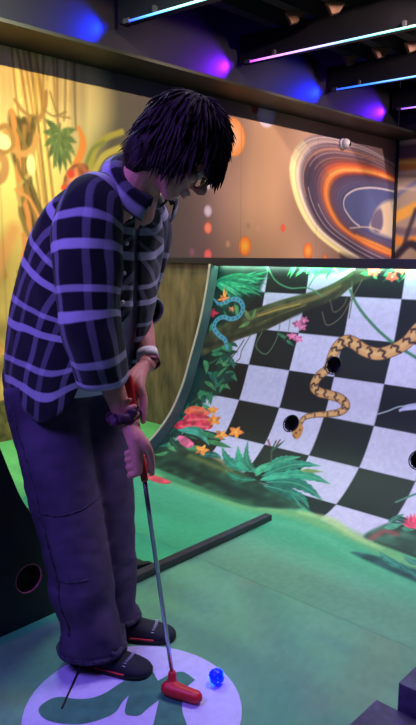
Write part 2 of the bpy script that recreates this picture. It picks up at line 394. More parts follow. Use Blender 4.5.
    flower(224, 299, 5, (220, 120, 70)); flower(212, 313, 7, (196, 50, 74), (150, 30, 60)); flower(232, 309, 4, (200, 120, 80))
    for x, y in [(297, 324), (302, 327), (292, 336), (298, 339), (304, 320)]: flower(x, y, 5.5, (204, 106, 138), (240, 170, 180))
    p.leaf(RP(286, 338), RP(277, 333), 5*px, (50, 120, 80)); p.leaf(RP(286, 340), RP(294, 346), 4*px, (50, 120, 80))
    # blue snake on the branch
    bs = [(214, 299), (219, 304), (226, 302), (233, 299), (240, 301), (243, 308), (239, 316), (231, 319), (223, 317), (216, 321), (214, 328), (219, 335), (225, 340), (227, 348)]
    p.stroke(RPS(bs), [.012, .02, .026, .03, .033, .034, .033, .03, .03, .033, .034, .032, .03, .022], (78, 150, 164), n=70)
    for q in catmull(np.array(bs, float), 26)[2:-1]: p.dot(RP(*q), .008, (34, 92, 118), alpha=.8)
    p.leaf(RP(250, 320), RP(244, 309), 7*px, (110, 140, 80)); p.leaf(RP(250, 322), RP(238, 328), 7*px, (92, 130, 70)); p.leaf(RP(252, 320), RP(256, 308), 5*px, (100, 140, 76))
    # bottom left flowers
    for P_l, c in [([(184, 412), (192, 406), (205, 408), (212, 412), (204, 416), (192, 416)], (222, 100, 60)), ([(183, 420), (190, 413), (206, 415), (213, 422), (210, 429), (196, 428)], (232, 66, 84)),
                   ([(174, 427), (182, 420), (196, 424), (205, 429), (196, 432), (184, 430)], (206, 44, 70)), ([(178, 436), (186, 437), (194, 444), (188, 448), (180, 443)], (220, 98, 128)),
                   ([(148, 474), (160, 477), (171, 482), (164, 484), (150, 480)], (214, 78, 84))]:
        p.poly(RPS(P_l), c, smooth=30, tex=.25, tsc=40)
    for a, b in [((190, 409), (210, 412)), ((187, 420), (208, 419)), ((186, 425), (208, 427)), ((180, 426), (200, 430))]: p.stroke(RPS([a, b]), .01, (250, 140, 130), soft=.012, alpha=.7)
    p.leaf(RP(178, 430), RP(209, 445), 15*px, (52, 146, 118), (110, 190, 160), bend=.15)
    p.leaf(RP(198, 432), RP(226, 440), 9*px, (40, 116, 74)); p.leaf(RP(206, 440), RP(232, 448), 9*px, (54, 126, 70)); p.leaf(RP(202, 404), RP(214, 413), 7*px, (64, 140, 90))
    for x, y, R in [(214, 420, 8), (221, 435, 7.5), (236, 432, 8.5), (202, 450, 8), (213, 410, 6)]: flower(x, y, R, (246, 144, 58), (255, 210, 110))
    # agave plant
    ag = [((252, 470), (222, 447), 12, (36, 128, 96)), ((254, 472), (238, 446), 12, (52, 156, 112)), ((258, 474), (248, 440), 8, (41, 119, 85)), ((262, 472), (300, 457), 13, (46, 151, 108)), ((262, 476), (320, 466), 13, (29, 128, 96)),
          ((264, 480), (330, 484), 14, (39, 144, 105)), ((266, 482), (322, 500), 14, (27, 112, 89)), ((264, 486), (300, 506), 15, (23, 98, 80)), ((256, 480), (226, 470), 9, (34, 110, 82)), ((260, 480), (288, 478), 10, (59, 170, 124)), ((280, 490), (309, 508), 9, (34, 119, 94)), ((256, 476), (270, 462), 10, (69, 172, 119))]
    for a, b, w_, c in ag: p.leaf(RP(*a), RP(*b), w_*px*1.3, c, (92, 176, 128), bend=.14, serr=.12, n=17)
    p.leaf(RP(300, 470), RP(324, 472), 6*px, (130, 160, 84))
    p.stroke(RPS([(271, 462), (272, 450), (276, 441)]), .01, (52, 84, 54)); p.stroke(RPS([(276, 446), (280, 440)]), .01, (130, 52, 60)); p.stroke(RPS([(270, 446), (268, 440)]), .01, (140, 60, 60))
    p.leaf(RP(270, 452), RP(285, 440), 4*px, (36, 82, 58))
    # mound on the right
    p.poly(RPS([(364, 537), (378, 527), (396, 522), (420, 526), (450, 532), (500, 545), (500, 575), (450, 566), (416, 556), (388, 545)]), (52, 88, 66), soft=.02, smooth=50, tex=.4, tsc=24)
    p.stroke(RPS([(372, 538), (385, 531), (396, 534)]), .03, (168, 76, 76), soft=.03, alpha=.8)
    for a, b, w_, c in [((384, 528), (402, 524), 9, (72, 150, 112)), ((388, 522), (404, 514), 7, (50, 110, 84)), ((402, 528), (414, 530), 8, (58, 132, 98)), ((396, 518), (412, 522), 7, (28, 66, 54))]: p.leaf(RP(*a), RP(*b), w_*px*1.2, c, (110, 180, 140))
    for k_ in range(9):
        an = math.radians(-170+k_*22); p.leaf(RP(413, 528), RP(413+11*math.cos(an), 526+13*math.sin(an)), 4.5*px, (214, 48, 84) if k_ % 2 else (232, 80, 104))
    p.poly(RPS([(352, 553), (372, 555), (400, 564), (450, 582), (450, 596), (416, 582), (388, 570)]), (38, 80, 74), soft=.025, smooth=30, tex=.3)
    for a, b, w_, c in [((414, 572), (379, 551), 11, (48, 122, 98)), ((420, 576), (398, 562), 8, (36, 104, 88)), ((424, 566), (404, 556), 9, (64, 140, 112)), ((430, 580), (410, 572), 8, (52, 120, 100))]: p.leaf(RP(*a), RP(*b), w_*px*1.2, c, (100, 176, 146), bend=.1)
    # pale feather-like leaf
    p.stroke(RPS([(378, 414), (388, 411), (398, 407), (408, 406)]), .008, (160, 176, 170)); p.stroke(RPS([(400, 410), (410, 408), (424, 406), (440, 404)]), [.012, .022, .03, .02], (190, 190, 214)); p.stroke(RPS([(400, 411), (406, 406), (416, 404)]), .01, (176, 180, 206))
    # ---------- python
    py = [(440, 310), (424, 324), (416, 331), (407, 342), (393, 350), (378, 354), (364, 350), (354, 343), (345, 341), (337, 347), (332, 357), (328, 368), (318, 377), (314, 386), (319, 392), (330, 395), (341, 399), (346, 406), (340, 412), (328, 414), (314, 415), (304, 418), (300, 424)]
    wd = [.06, .064, .064, .066, .066, .064, .062, .062, .062, .06, .058, .05, .05, .05, .048, .046, .044, .042, .036, .03, .026, .024, .024]
    p.stroke(RPS(py), [w_+.008 for w_ in wd], (96, 62, 40), n=110); p.stroke(RPS(py), wd, (206, 152, 86), n=110)
    p.stroke(RPS(py), [w_*.35 for w_ in wd], (226, 184, 118), soft=.012, alpha=.6, n=110)
    cl = catmull(np.array(py, float), 74); cu = np.array(RPS(cl))
    T = np.gradient(cu, axis=0); T /= np.linalg.norm(T, axis=1)[:, None]; N = np.column_stack([-T[:, 1], T[:, 0]]); ww = np.interp(np.linspace(0, 1, 74), np.linspace(0, 1, len(wd)), wd)
    for i in range(1, 73):
        q, h_ = cu[i], ww[i]*.5
        if i % 3 == 0: p.stroke([q+N[i]*h_*.95, q+N[i]*h_*.35+T[i]*h_*.5, q-N[i]*h_*.1, q-N[i]*h_*.6+T[i]*h_*.6], h_*.42, (70, 44, 38), n=8)
        elif i % 3 == 1: p.stroke([q-N[i]*h_*.95, q-N[i]*h_*.5+T[i]*h_*.4], h_*.35, (88, 56, 42), n=5)
    p.poly(RPS([(299, 422), (303, 426), (302, 433), (298, 439), (293, 437), (292, 431), (295, 425)]), (196, 134, 66), smooth=24)
    p.dot(RP(296, 433), .006, (40, 26, 24)); p.dot(RP(300, 430), .005, (40, 26, 24)); p.stroke(RPS([(295, 438), (293, 435)]), .006, (70, 40, 36))
    p.tex(.05, 60, 21)
    # ---------- holes (cut out of the sheet)
    X, Z = prof(V); pos = np.stack([X, -U, Z], -1)
    keep = np.ones(U.shape, bool); holes = [RP(333.5, 365.5), RP(291, 423.5), RP(419, 460)]
    for h_ in holes: keep &= (U-h_[0])**2+(V-h_[1])**2 > .047**2
    root = thing('curved_ramp', (2.9, 1.95, 0), 'large curved ramp printed with a black and white checkerboard, jungle plants and snakes', 'ramp')
    m = art_mat('printed_vinyl', .5, .35)
    paint_obj('printed_face', pos, p, m, root, keep=keep)
    M_h = mat('hole_black', (6, 5, 9), .6); M_rim = mat('hole_rim_black', (14, 10, 22), .6)
    for h_ in holes:
        x, z = prof(h_[1]); x2, z2 = prof(h_[1]+.01); t = np.array((x2-x, 0, z2-z)); t /= np.linalg.norm(t); nrm = np.array((-t[2], 0, t[0])); c = np.array((x, -h_[0], z)); e = np.array((0, 1., 0))
        th = np.linspace(0, 2*math.pi, 32, endpoint=False)
        rg = lambda r_, d_: [c+nrm*d_+r_*(math.cos(a)*e+math.sin(a)*t) for a in th]
        V_, F_ = skin_rings([rg(.0530, -.001), rg(.0530, .0022), rg(.0475, .0026), rg(.0460, -.004), rg(.0455, -.09)], caps=False); F_.append(tuple(range(4*32, 5*32)))
        o = mesh_obj('ball_cup', V_, F_, M_h, root)
        V_, F_ = tube([c+nrm*.0012+.0505*(math.cos(a)*e+math.sin(a)*t) for a in th[::2]], .0026, 8, 32, closed=True, ref=nrm); mesh_obj('hole_rim', V_, F_, M_rim, root)
    # side fin: board that follows the curve and stands above it
    M_fin = mat('fin_board', (58, 84, 82), .5, var=.12, scale=5, bump=.05)
    sel = PROF[(PROF[:, 0] > 2.44)][::4]; t = np.gradient(sel, axis=0); t /= np.linalg.norm(t, axis=1)[:, None]; nn = np.column_stack([-t[:, 1], t[:, 0]])
    hgt = np.interp(sel[:, 0], [2.44, 2.75, 2.95, 3.4], [.006, .062, .075, .075])
    up = sel+nn*hgt[:, None]; lo = sel-nn*.02
    n = len(sel); V_ = []; F_ = []
    for yy in (FIN_Y, FIN_Y+.022):
        V_ += [(a[0], yy, a[1]) for a in up]+[(b[0], yy, max(b[1], .001)) for b in lo]
    for i in range(n-1):
        F_ += [(i, i+1, n+i+1, n+i), (2*n+i, 3*n+i, 3*n+i+1, 2*n+i+1), (i, 2*n+i, 2*n+i+1, i+1), (n+i, n+i+1, 3*n+i+1, 3*n+i)]
    F_ += [(0, n, 3*n, 2*n), (n-1, 3*n-1, 4*n-1, 2*n-1)]
    mesh_obj('side_fin', V_, F_, M_fin, root, smooth=False)
    M_edge = mat('edge_band', (168, 158, 128), .5)
    V_, F_ = tube([(a[0], FIN_Y+.011, a[1]) for a in up[::3]], .0085, 6, 60); mesh_obj('fin_edge_band', V_, F_, M_edge, root)
    # cap board on top and LED strip under its lip
    M_cap = mat('cap_board', (30, 26, 38), .45, var=.1, scale=9)
    MB().box((3.335, R_Y, 1.205), (3.47, FIN_Y+.022, 1.245)).box((3.322, R_Y, 1.193), (3.336, FIN_Y+.022, 1.245)).obj('cap_board', M_cap, root)
    # back board so the ramp is a solid thing
    MB().box((3.40, R_Y, 0.0), (3.46, FIN_Y, 1.205)).obj('back_board', M_dark, root)
    M_led = mat('led_strip', (235, 255, 245), .4, emit=(190, 255, 220), estr=60.0)
    MB().box((3.340, R_Y+.02, 1.198), (3.350, FIN_Y-.01, 1.205)).obj('led_strip', M_led, root)
    return root
build_ramp()

# ---- walls
def WP(x, y): q = onY(x, y, WALL_Y); return (q[0], q[2])
def WPS(L): return [WP(*q) for q in L]
def build_back_wall():
    st = .0105
    u = np.arange(-1.0, RIGHT_X+st, st); v = np.arange(0, 3.45, st); p = Paint(u, v); U, V = p.U, p.V
    px = 1/136.0
    # colour fields: yellow jungle -> grey green -> mauve -> tan -> mauve brown
    xs = [.3, 2.4, 2.92, 3.12, 3.36, 3.9, 4.4, 5.0, 5.3, 6.2, 7.8]
    cs = np.array([(214, 164, 56), (232, 190, 84), (222, 184, 100), (140, 132, 88), (84, 80, 68), (88, 78, 84), (112, 88, 94), (190, 150, 122), (196, 154, 122), (168, 134, 122), (140, 108, 112)], float)
    for c in range(3): p.C[..., c] = np.interp(U+.12*(vnoise(U, V, 2.0, 4)-.5), xs, cs[:, c])
    p.C *= (.86+.28*vnoise(U, V, 1.7, 8))[..., None]
    # --- jungle scene on the left
    for c, r_, col, a in [(WP(48, 92), .34, (255, 232, 130), .9), (WP(10, 175), .42, (255, 236, 140), .85), (WP(5, 110), .35, (250, 222, 150), .6), (WP(78, 100), .22, (226, 206, 150), .7), (WP(30, 230), .3, (214, 200, 110), .6), (WP(0, 330), .5, (176, 150, 74), .7), ((1.4, 1.6), .8, (240, 206, 110), .6)]: p.dot(c, r_, col, soft=r_*1.6, alpha=a)
    p.poly(WPS([(-150, 260), (0, 240), (30, 250), (80, 280), (130, 330), (130, 425), (5, 440), (-150, 470)]), (172, 150, 78), soft=.25, alpha=.85, tex=.35, tsc=8)
    p.stroke(WPS([(-20, 310), (-4, 270), (14, 230)]), .10, (218, 150, 84), soft=.06, alpha=.8)
    r = random.Random(9)
    # curtains of hanging roots: many thin vertical strokes
    for k in range(120):
        x = r.uniform(-130, 88); y0 = r.uniform(30, 70); y1 = y0+r.uniform(30, 90); c = r.choice([(214, 176, 112), (196, 160, 96), (240, 214, 140), (176, 142, 84), (232, 196, 110)])
        p.stroke(WPS([(x, y0), (x+r.uniform(-1, 3), (y0+y1)/2), (x+r.uniform(-2, 5), y1)]), r.uniform(.008, .03), c, soft=.015, alpha=r.uniform(.3, .7), n=6)
    for k in range(150):
        X0 = r.uniform(-.9, 2.3); z0 = r.uniform(2.1, 2.6); c = r.choice([(214, 176, 112), (196, 160, 96), (240, 214, 140), (176, 142, 84)]); p.stroke([(X0, z0), (X0+r.uniform(-.03, .04), z0-.4), (X0+r.uniform(-.06, .08), z0-r.uniform(.5, 1.1))], r.uniform(.01, .03), c, soft=.015, alpha=r.uniform(.3, .7), n=6)
    for X0, w_ in ((-.4, .2), (.7, .16), (1.6, .12)): p.stroke([(X0, 2.6), (X0+.06, 1.8), (X0-.05, 1.1), (X0+.05, .3)], [w_*.8, w_*.7, w_, w_*1.6], (124, 94, 48), soft=.04, alpha=.9)
    for x0, x1, w_, c in [(2, 8, .12, (212, 178, 116)), (62, 60, .10, (214, 188, 132)), (76, 74, .08, (180, 158, 112)), (84, 82, .07, (160, 144, 104))]:
        p.stroke(WPS([(x0, 20), ((x0+x1)/2, 80), (x1, 150)]), w_, c, soft=.05, alpha=.6)
    for x0, x1, y1, c in [(14, 42, 215, (166, 118, 60)), (20, 46, 215, (186, 134, 66)), (26, 48, 212, (140, 100, 52)), (30, 52, 212, (244, 204, 110)), (33, 54, 205, (160, 116, 60)), (44, 40, 120, (176, 130, 66)), (52, 60, 130, (188, 146, 80)), (57, 58, 128, (150, 116, 66)), (66, 64, 120, (160, 128, 76)), (10, 26, 150, (160, 116, 58)), (74, 76, 130, (124, 108, 72)), (36, 34, 112, (214, 172, 84)), (-30, -24, 220, (166, 120, 60)), (-46, -40, 200, (150, 110, 56))]:
        p.stroke(WPS([(x0, 30), (x0+(x1-x0)*.45, 105), (x1, y1)]), r.uniform(.016, .026), c, soft=.012, alpha=.8)
    for L, w_, c in [([(15, 100), (24, 112), (38, 118), (45, 108), (46, 92)], .028, (176, 130, 72)), ([(44, 110), (54, 116), (66, 112)], .014, (150, 120, 70)), ([(50, 92), (58, 114), (70, 118)], .012, (150, 120, 70)), ([(-30, 160), (-12, 150), (4, 160), (2, 178), (-14, 182)], .06, (196, 140, 80))]: p.stroke(WPS(L), w_, c, soft=.012)
    # old twisted tree wrapped in vines
    p.poly(WPS([(9, 112), (20, 118), (36, 116), (35, 130), (33, 150), (31, 168), (33, 190), (42, 212), (50, 232), (42, 245), (26, 236), (20, 205), (16, 175), (11, 150)]), (120, 92, 46), smooth=60, soft=.03, tex=.45, tsc=18)
    for k in range(26):
        t = r.random(); x0 = 12+t*22; c = r.choice([(84, 68, 36), (168, 122, 62), (112, 88, 44), (80, 76, 40), (190, 124, 58)])
        p.stroke(WPS([(x0, 116+r.uniform(0, 20)), (15+t*16, 150+r.uniform(-5, 5)), (18+t*14, 182), (22+t*22, 214), (26+t*22, 238)]), r.uniform(.012, .026), c, soft=.012, alpha=.75, n=22)
    for L, w_, c in [([(12, 112), (18, 150), (20, 185), (28, 215), (30, 245)], .045, (214, 140, 72)), ([(18, 130), (30, 160), (26, 190), (20, 210), (28, 235)], .03, (136, 112, 58)), ([(6, 132), (12, 148), (24, 154), (33, 148), (37, 136)], .045, (206, 150, 84)), ([(0, 128), (6, 126), (12, 134), (12, 146), (4, 152), (-4, 150)], .035, (176, 126, 66)),
                     ([(34, 150), (30, 172), (18, 188), (20, 205)], .026, (196, 160, 90)), ([(16, 190), (30, 200), (40, 222), (38, 240)], .024, (220, 150, 82)), ([(24, 235), (25, 248), (23, 258)], .04, (214, 140, 76)), ([(17, 160), (22, 176), (34, 190), (38, 206)], .02, (116, 98, 52))]: p.stroke(WPS(L), w_, c, soft=.014)
    p.dot(WP(31, 165), .035, (255, 240, 160), ry=.07); p.dot(WP(4, 142), .05, (255, 244, 170))
    # plants
    mc = WP(60, 130)
    for k_ in range(11):
        an = math.radians(-210+k_*23); q = (mc[0]+.19*math.cos(an)*.75, mc[1]-.06+.24*math.sin(an)); p.leaf((mc[0], mc[1]-.02), q, .055, r.choice([(92, 110, 62), (104, 122, 66), (78, 98, 58)]))
    p.stroke(WPS([(60, 124), (58, 150), (56, 166)]), .016, (106, 122, 70))
    p.stroke(WPS([(79, 128), (83, 142), (80, 156), (72, 170)]), [.03, .06, .06, .04], (214, 130, 56), soft=.015)
    p.stroke(WPS([(90, 168), (96, 148), (106, 138), (122, 132)]), .045, (158, 148, 60), soft=.02); p.stroke(WPS([(84, 170), (92, 150), (104, 142)]), .03, (120, 124, 60), soft=.02); p.stroke(WPS([(94, 172), (104, 156), (120, 148)]), .05, (176, 160, 76), soft=.02)
    p.poly(WPS([(64, 178), (68, 170), (76, 164), (86, 164), (90, 176), (78, 186), (64, 190)]), (190, 112, 72), smooth=24, tex=.5, tsc=30); p.dot(WP(71, 174), .03, (206, 64, 44)); p.dot(WP(64, 188), .025, (214, 76, 40)); p.dot(WP(82, 172), .02, (150, 70, 44))
    for k_ in range(60):
        x = r.uniform(-260, 60); y = r.uniform(236, 400); q = WP(x, y); L = r.uniform(.06, .16); an = r.uniform(.3, 2.8); p.leaf(q, (q[0]+L*math.cos(an), q[1]+L*math.sin(an)), L*.3, r.choice([(150, 134, 50), (170, 120, 50), (134, 120, 48), (196, 150, 70)]))
    # --- floating spheres
    for x, y, r_, c, c2 in [(233, 137, .165, (232, 182, 146), (236, 140, 62)), (266, 112, .14, (246, 236, 252), (214, 196, 220)), (255, 108, .05, (178, 70, 60), (150, 60, 60)), (208, 186, .03, (196, 186, 216), (170, 160, 200)), (208, 211, .05, (200, 190, 214), (170, 150, 186)), (208, 228, .048, (222, 140, 118), (226, 100, 84)), (208, 255, .05, (224, 110, 110), (206, 80, 90)),
                            (245, 246, .088, (250, 188, 70), (238, 112, 48)), (308, 251, .085, (252, 192, 90), (240, 110, 60)), (283, 228, .036, (240, 104, 70), (226, 84, 66)), (258, 228, .034, (206, 160, 130), (190, 150, 126)), (248, 226, .03, (170, 138, 118), (176, 136, 110)), (192, 252, .035, (128, 84, 110), (116, 78, 104)), (228, 244, .03, (182, 140, 112), (176, 136, 108)), (325, 258, .04, (236, 150, 80), (230, 110, 60)), (160, 190, .04, (176, 150, 176), (150, 130, 160)), (150, 215, .06, (220, 120, 90), (200, 90, 70))]:
        p.dot(WP(x, y), r_, c, col2=c2, soft=.02)
    # --- ringed planet: concentric streaks between an outer rim and the blue middle
    out_ = catmull(np.array([(440, 200), (420, 184), (400, 168), (372, 150), (342, 139), (316, 136), (298, 146), (290, 168), (296, 200), (312, 229), (337, 250), (366, 268), (400, 284), (440, 300)], float), 90)
    inn_ = catmull(np.array([(440, 206), (420, 200), (400, 193), (376, 188), (358, 189), (348, 194), (344, 200), (344, 207), (347, 213), (354, 222), (366, 230), (380, 236), (400, 242), (440, 250)], float), 90)
    p.poly(WPS(list(out_)), (88, 70, 92), soft=.02)
    cols = [(0, (150, 124, 140), (246, 226, 160)), (.06, (96, 74, 96), (252, 232, 166)), (.12, (206, 178, 180), (244, 226, 180)), (.18, (86, 66, 90), (206, 190, 190)), (.26, (180, 140, 140), (96, 82, 104)), (.34, (104, 78, 100), (60, 48, 72)), (.42, (130, 92, 100), (84, 70, 100)), (.50, (170, 86, 76), (90, 74, 104)), (.57, (230, 106, 60), (126, 84, 96)), (.64, (252, 190, 100), (214, 116, 66)), (.70, (196, 88, 62), (240, 150, 76)), (.77, (96, 76, 112), (120, 84, 104)), (.88, (96, 86, 124), (96, 84, 120)), (1, (92, 92, 140), (92, 92, 140))]
    ks = np.array([c[0] for c in cols]); ct = np.array([c[1] for c in cols], float); cb = np.array([c[2] for c in cols], float); r2 = random.Random(5)
    tt_ = np.linspace(0, 1, 90)
    for k in np.linspace(.01, .97, 58):
        cur = out_*(1-k)+inn_*k; P_ = WPS(list(cur[::3])); c1 = np.array([np.interp(k, ks, ct[:, i]) for i in range(3)]); c2 = np.array([np.interp(k, ks, cb[:, i]) for i in range(3)]); jt = r2.uniform(.84, 1.14)
        P_ = np.array(P_); n_ = len(P_); h = n_*6//13
        wmid = .036
        p.stroke(P_[:h+2], wmid, np.clip(c1*jt, 0, 255), soft=.02, n=44, alpha=.9); p.stroke(P_[h:], wmid, np.clip(c2*jt, 0, 255), soft=.02, n=44, alpha=.9)
        P_ = P_[max(0, h-3):h+4]; p.stroke(P_, wmid*.8, np.clip(c1*jt, 0, 255), soft=.03, n=18, alpha=.85, col2=np.clip(c2*jt, 0, 255))
    for k, a0, a1, c, w_ in [(.03, 8, 50, (232, 214, 214), .012), (.10, 12, 48, (214, 186, 186), .010), (.17, 14, 60, (190, 160, 166), .009), (.24, 20, 56, (226, 150, 100), .010), (.30, 10, 46, (200, 170, 170), .008), (.15, 52, 76, (250, 240, 220), .022), (.33, 50, 80, (190, 176, 196), .012), (.45, 54, 84, (206, 190, 206), .010), (.39, 12, 44, (176, 130, 120), .010)]:
        p.stroke(WPS(list((out_*(1-k)+inn_*k)[a0:a1:3])), w_, c, soft=.01, alpha=.85, n=40)
    p.poly(WPS(list(inn_)), (84, 94, 150), soft=.03)
    p.stroke(WPS(list(inn_[12:66])), .02, (216, 206, 220), soft=.014)
    p.poly(WPS([(376, 233), (373, 218), (380, 205), (392, 200), (420, 198), (440, 206), (440, 246)]), (212, 198, 182), smooth=40, soft=.06)
    p.poly(WPS([(371, 226), (374, 213), (381, 209), (383, 224), (378, 233)]), (104, 96, 130), smooth=20, soft=.05); p.stroke(WPS([(386, 206), (388, 218), (384, 232)]), .03, (236, 190, 140), soft=.03, alpha=.7)
    p.stroke(WPS([(350, 228), (372, 228), (400, 241)]), .014, (206, 190, 180), soft=.012); p.stroke(WPS([(356, 236), (378, 245), (402, 256)]), .035, (240, 150, 76), soft=.03)
    p.poly(WPS([(340, 254), (366, 262), (400, 270), (440, 290), (440, 330), (366, 330)]), (48, 36, 54), soft=.08)
    # panel joints of the printed sheets, faint
    for x in np.arange(1.2, 7.6, 1.22): p.stroke([(x, 0), (x, 3.4)], .006, (90, 70, 60), alpha=.35, n=3)
    # plain dark paint above the shelf
    w = V > LEDGE_Z; p.C[w] = (25, 20, 34)
    pos = np.stack([U, np.full_like(U, WALL_Y), V], -1)
    o = paint_obj('wall_back', pos, p, art_mat('printed_wallpaper', .6, .3)); tag(o, kind='structure')
build_back_wall()
def build_right_wall():
    st = .0125; u = np.arange(-1.2, WALL_Y, st); v = np.arange(0, 3.45, st); p = Paint(u, v); U, V = p.U, p.V
    def Q(x, y): q = onX(x, y, RIGHT_X); return (q[1], q[2])
    p.C[:] = (176, 150, 134); p.C *= (.85+.3*vnoise(U, V, 1.6, 30))[..., None]
    for L, w_, c in [([(396, 163), (408, 164), (420, 162)], .14, (232, 140, 62)), ([(396, 153), (420, 150)], .16, (104, 74, 84)), ([(396, 163), (420, 162)], .05, (255, 200, 90)), ([(394, 218), (406, 212), (424, 203)], .13, (236, 168, 76)), ([(394, 240), (408, 242), (424, 238)], .11, (222, 134, 60)),
                     ([(396, 197), (404, 190), (420, 180)], .05, (120, 116, 156)), ([(394, 230), (408, 232), (424, 230)], .09, (120, 96, 110)), ([(396, 176), (424, 176)], .02, (130, 110, 104)), ([(396, 188), (424, 190)], .02, (206, 186, 172)), ([(404, 246), (408, 232), (416, 210)], .05, (60, 48, 66)), ([(396, 256), (410, 244), (424, 252)], .09, (44, 36, 52))]: p.stroke([Q(*q) for q in L], w_, c, soft=.04)
    p.C[V > LEDGE_Z] = (25, 20, 34)
    pos = np.stack([np.full_like(U, RIGHT_X), U, V], -1)
    o = paint_obj('wall_right', pos, p, art_mat('printed_wallpaper_side', .6, .3)); tag(o, kind='structure')
build_right_wall()
def struct(name, mb, m, bevel=0): o = mb.obj(name, m, bevel=bevel); return tag(o, kind='structure')
struct('trim_1', MB().box((-1.2, 3.75, LEDGE_Z), (RIGHT_X, WALL_Y, LEDGE_Z+.022)), M_ledge)                       # shelf ledge along the back wall
struct('trim_2', MB().box((RIGHT_X-.40, -1.2, LEDGE_Z), (RIGHT_X, 3.75, LEDGE_Z+.022)), M_ledge)                  # ledge along the right wall
struct('trim_3', MB().box((RIGHT_X-.03, WALL_Y-.03, 0), (RIGHT_X, WALL_Y, LEDGE_Z)), M_dark)                     # corner post
struct('ceiling', MB().box((-1.5, -1.5, 3.42), (8.2, 4.3, 3.47)), M_ceil)

# ---- ceiling beams and LED tubes
TUBES = [((129, 21), (201.5, 0)), ((250, 61.5), (416, 25.5)), ((336.5, 89.5), (416, 76.2)), ((401, 109), (416, 106.3))]
TCOL = [[(0, (20, 60, 255)), (.05, (50, 150, 255)), (.12, (110, 220, 245)), (.20, (140, 245, 215)), (1, (120, 220, 255))],
        [(0, (190, 60, 255)), (.06, (235, 140, 255)), (.16, (190, 160, 255)), (.27, (80, 195, 255)), (.42, (90, 255, 195)), (1, (90, 200, 255))],
        [(0, (30, 70, 255)), (.12, (50, 140, 255)), (.5, (70, 205, 255)), (1, (120, 240, 220))],
        [(0, (140, 70, 255)), (.12, (220, 190, 255)), (.5, (225, 205, 255)), (1, (120, 200, 255))]]
TLAB = ['LED tube glowing blue to green, nearest the yellow jungle mural', 'longest LED tube glowing violet, white and green over the room', 'LED tube glowing clear blue, next below the violet and green one', 'short lavender LED tube in the corner by the side wall']
M_beam = mat('beam_black', (19, 17, 27), .5, var=.2, scale=5)
M_clip = mat('tube_clip', (70, 68, 78), .5)
def led_material(i, L):
    m = bpy.data.materials.new('led_glow'); m.use_nodes = True; nt = m.node_tree; b = nt.nodes['Principled BSDF']
    tc = node(nt, 'ShaderNodeTexCoord'); sx = node(nt, 'ShaderNodeSeparateXYZ'); mr = node(nt, 'ShaderNodeMapRange'); mr.inputs['From Max'].default_value = -L; cr = node(nt, 'ShaderNodeValToRGB')
    nt.links.new(tc.outputs['Object'], sx.inputs[0]); nt.links.new(sx.outputs['Y'], mr.inputs['Value']); nt.links.new(mr.outputs['Result'], cr.inputs['Fac'])
    el = cr.color_ramp.elements
    while len(el) < len(TCOL[i]): el.new(.5)
    for e, (q, c) in zip(el, TCOL[i]): e.position = q; e.color = rgba(c)
    nt.links.new(cr.outputs['Color'], b.inputs['Emission Color']); b.inputs['Emission Strength'].default_value = 2.2; b.inputs['Base Color'].default_value = (.8, .8, .8, 1)
    return m
TUBE_Z = 2.91
for i, (a, b) in enumerate(TUBES):
    p0 = onz(*a, TUBE_Z); p1 = onz(*b, TUBE_Z); d = (p1-p0); d /= np.linalg.norm(d)
    if i == 3: q = onz(*TUBES[2][1], TUBE_Z)-onz(*TUBES[2][0], TUBE_Z); d = q/np.linalg.norm(q)
    L = 3.6; ang = math.atan2(d[0], -d[1])                                         # local -Y runs along the tube
    t = thing('led_tube', tuple(p0), TLAB[i], 'light', 'LED tubes under the ceiling beams'); t.rotation_euler = (0, 0, ang); BASE[t.name] = np.zeros(3)
    V_, F_ = tube([(0, 0, 0), (0, -L, 0)], .0080, 10, 8); mesh_obj('glowing_tube', V_, F_, led_material(i, L), t)
    MB().box((-.014, -.005, -.014), (.014, .05, .02)).obj('end_cap', M_clip, t, bevel=.002)
    for yy in (-.25, -1.4, -2.6): MB().box((-.016, yy-.012, .012), (.03, yy+.012, .05)).obj('clip', M_clip, t)
    bm_ = MB().box((.015, -L-.3, .005), (.10, .12, .235)).obj('trim_%d' % (4+i), M_beam); bm_.location = p0; bm_.rotation_euler = (0, 0, ang); tag(bm_, kind='structure')
    # cross joists above the beams
for k, yy in enumerate((3.77, 3.43, 3.10, 2.5, 1.7, .9)): struct('trim_%d' % (8+k), MB().box((-.5, yy-.05, 3.16), (RIGHT_X, yy+.05, 3.42)), M_ceil)
M_block = mat('raw_wood', (118, 80, 66), .7, var=.15, scale=20)
for (x, y, s_), lab in zip([(295, 12, .10), (336, 2, .10), (351, 56, .10), (382, 48, .12), (413, 42, .09)],
        ['small raw wood wedge up among the beams, leftmost of the five', 'small raw wood wedge at the very top above the violet tube', 'raw wood wedge between two tubes, left of the larger wedge', 'largest raw wood wedge, between the violet and blue tubes', 'raw wood wedge at the right end between the violet and blue tubes']):
    q = onz(x, y, 3.159); e1 = np.array((.76, -.65, 0)); e2 = np.array((0, 0, 1.)); e3 = np.array((.65, .76, 0))
    V_, F_ = prism([(-s_*.75, .0), (s_*.75, .0), (s_*.3, -.07), (-s_*.25, -.085)], (q, e1, e2, e3), .05)
    o = mesh_obj('wood_wedge', V_, F_, M_block, None, False, base=q); tag(o, lab, 'wood block', 'wood wedges under the ceiling')

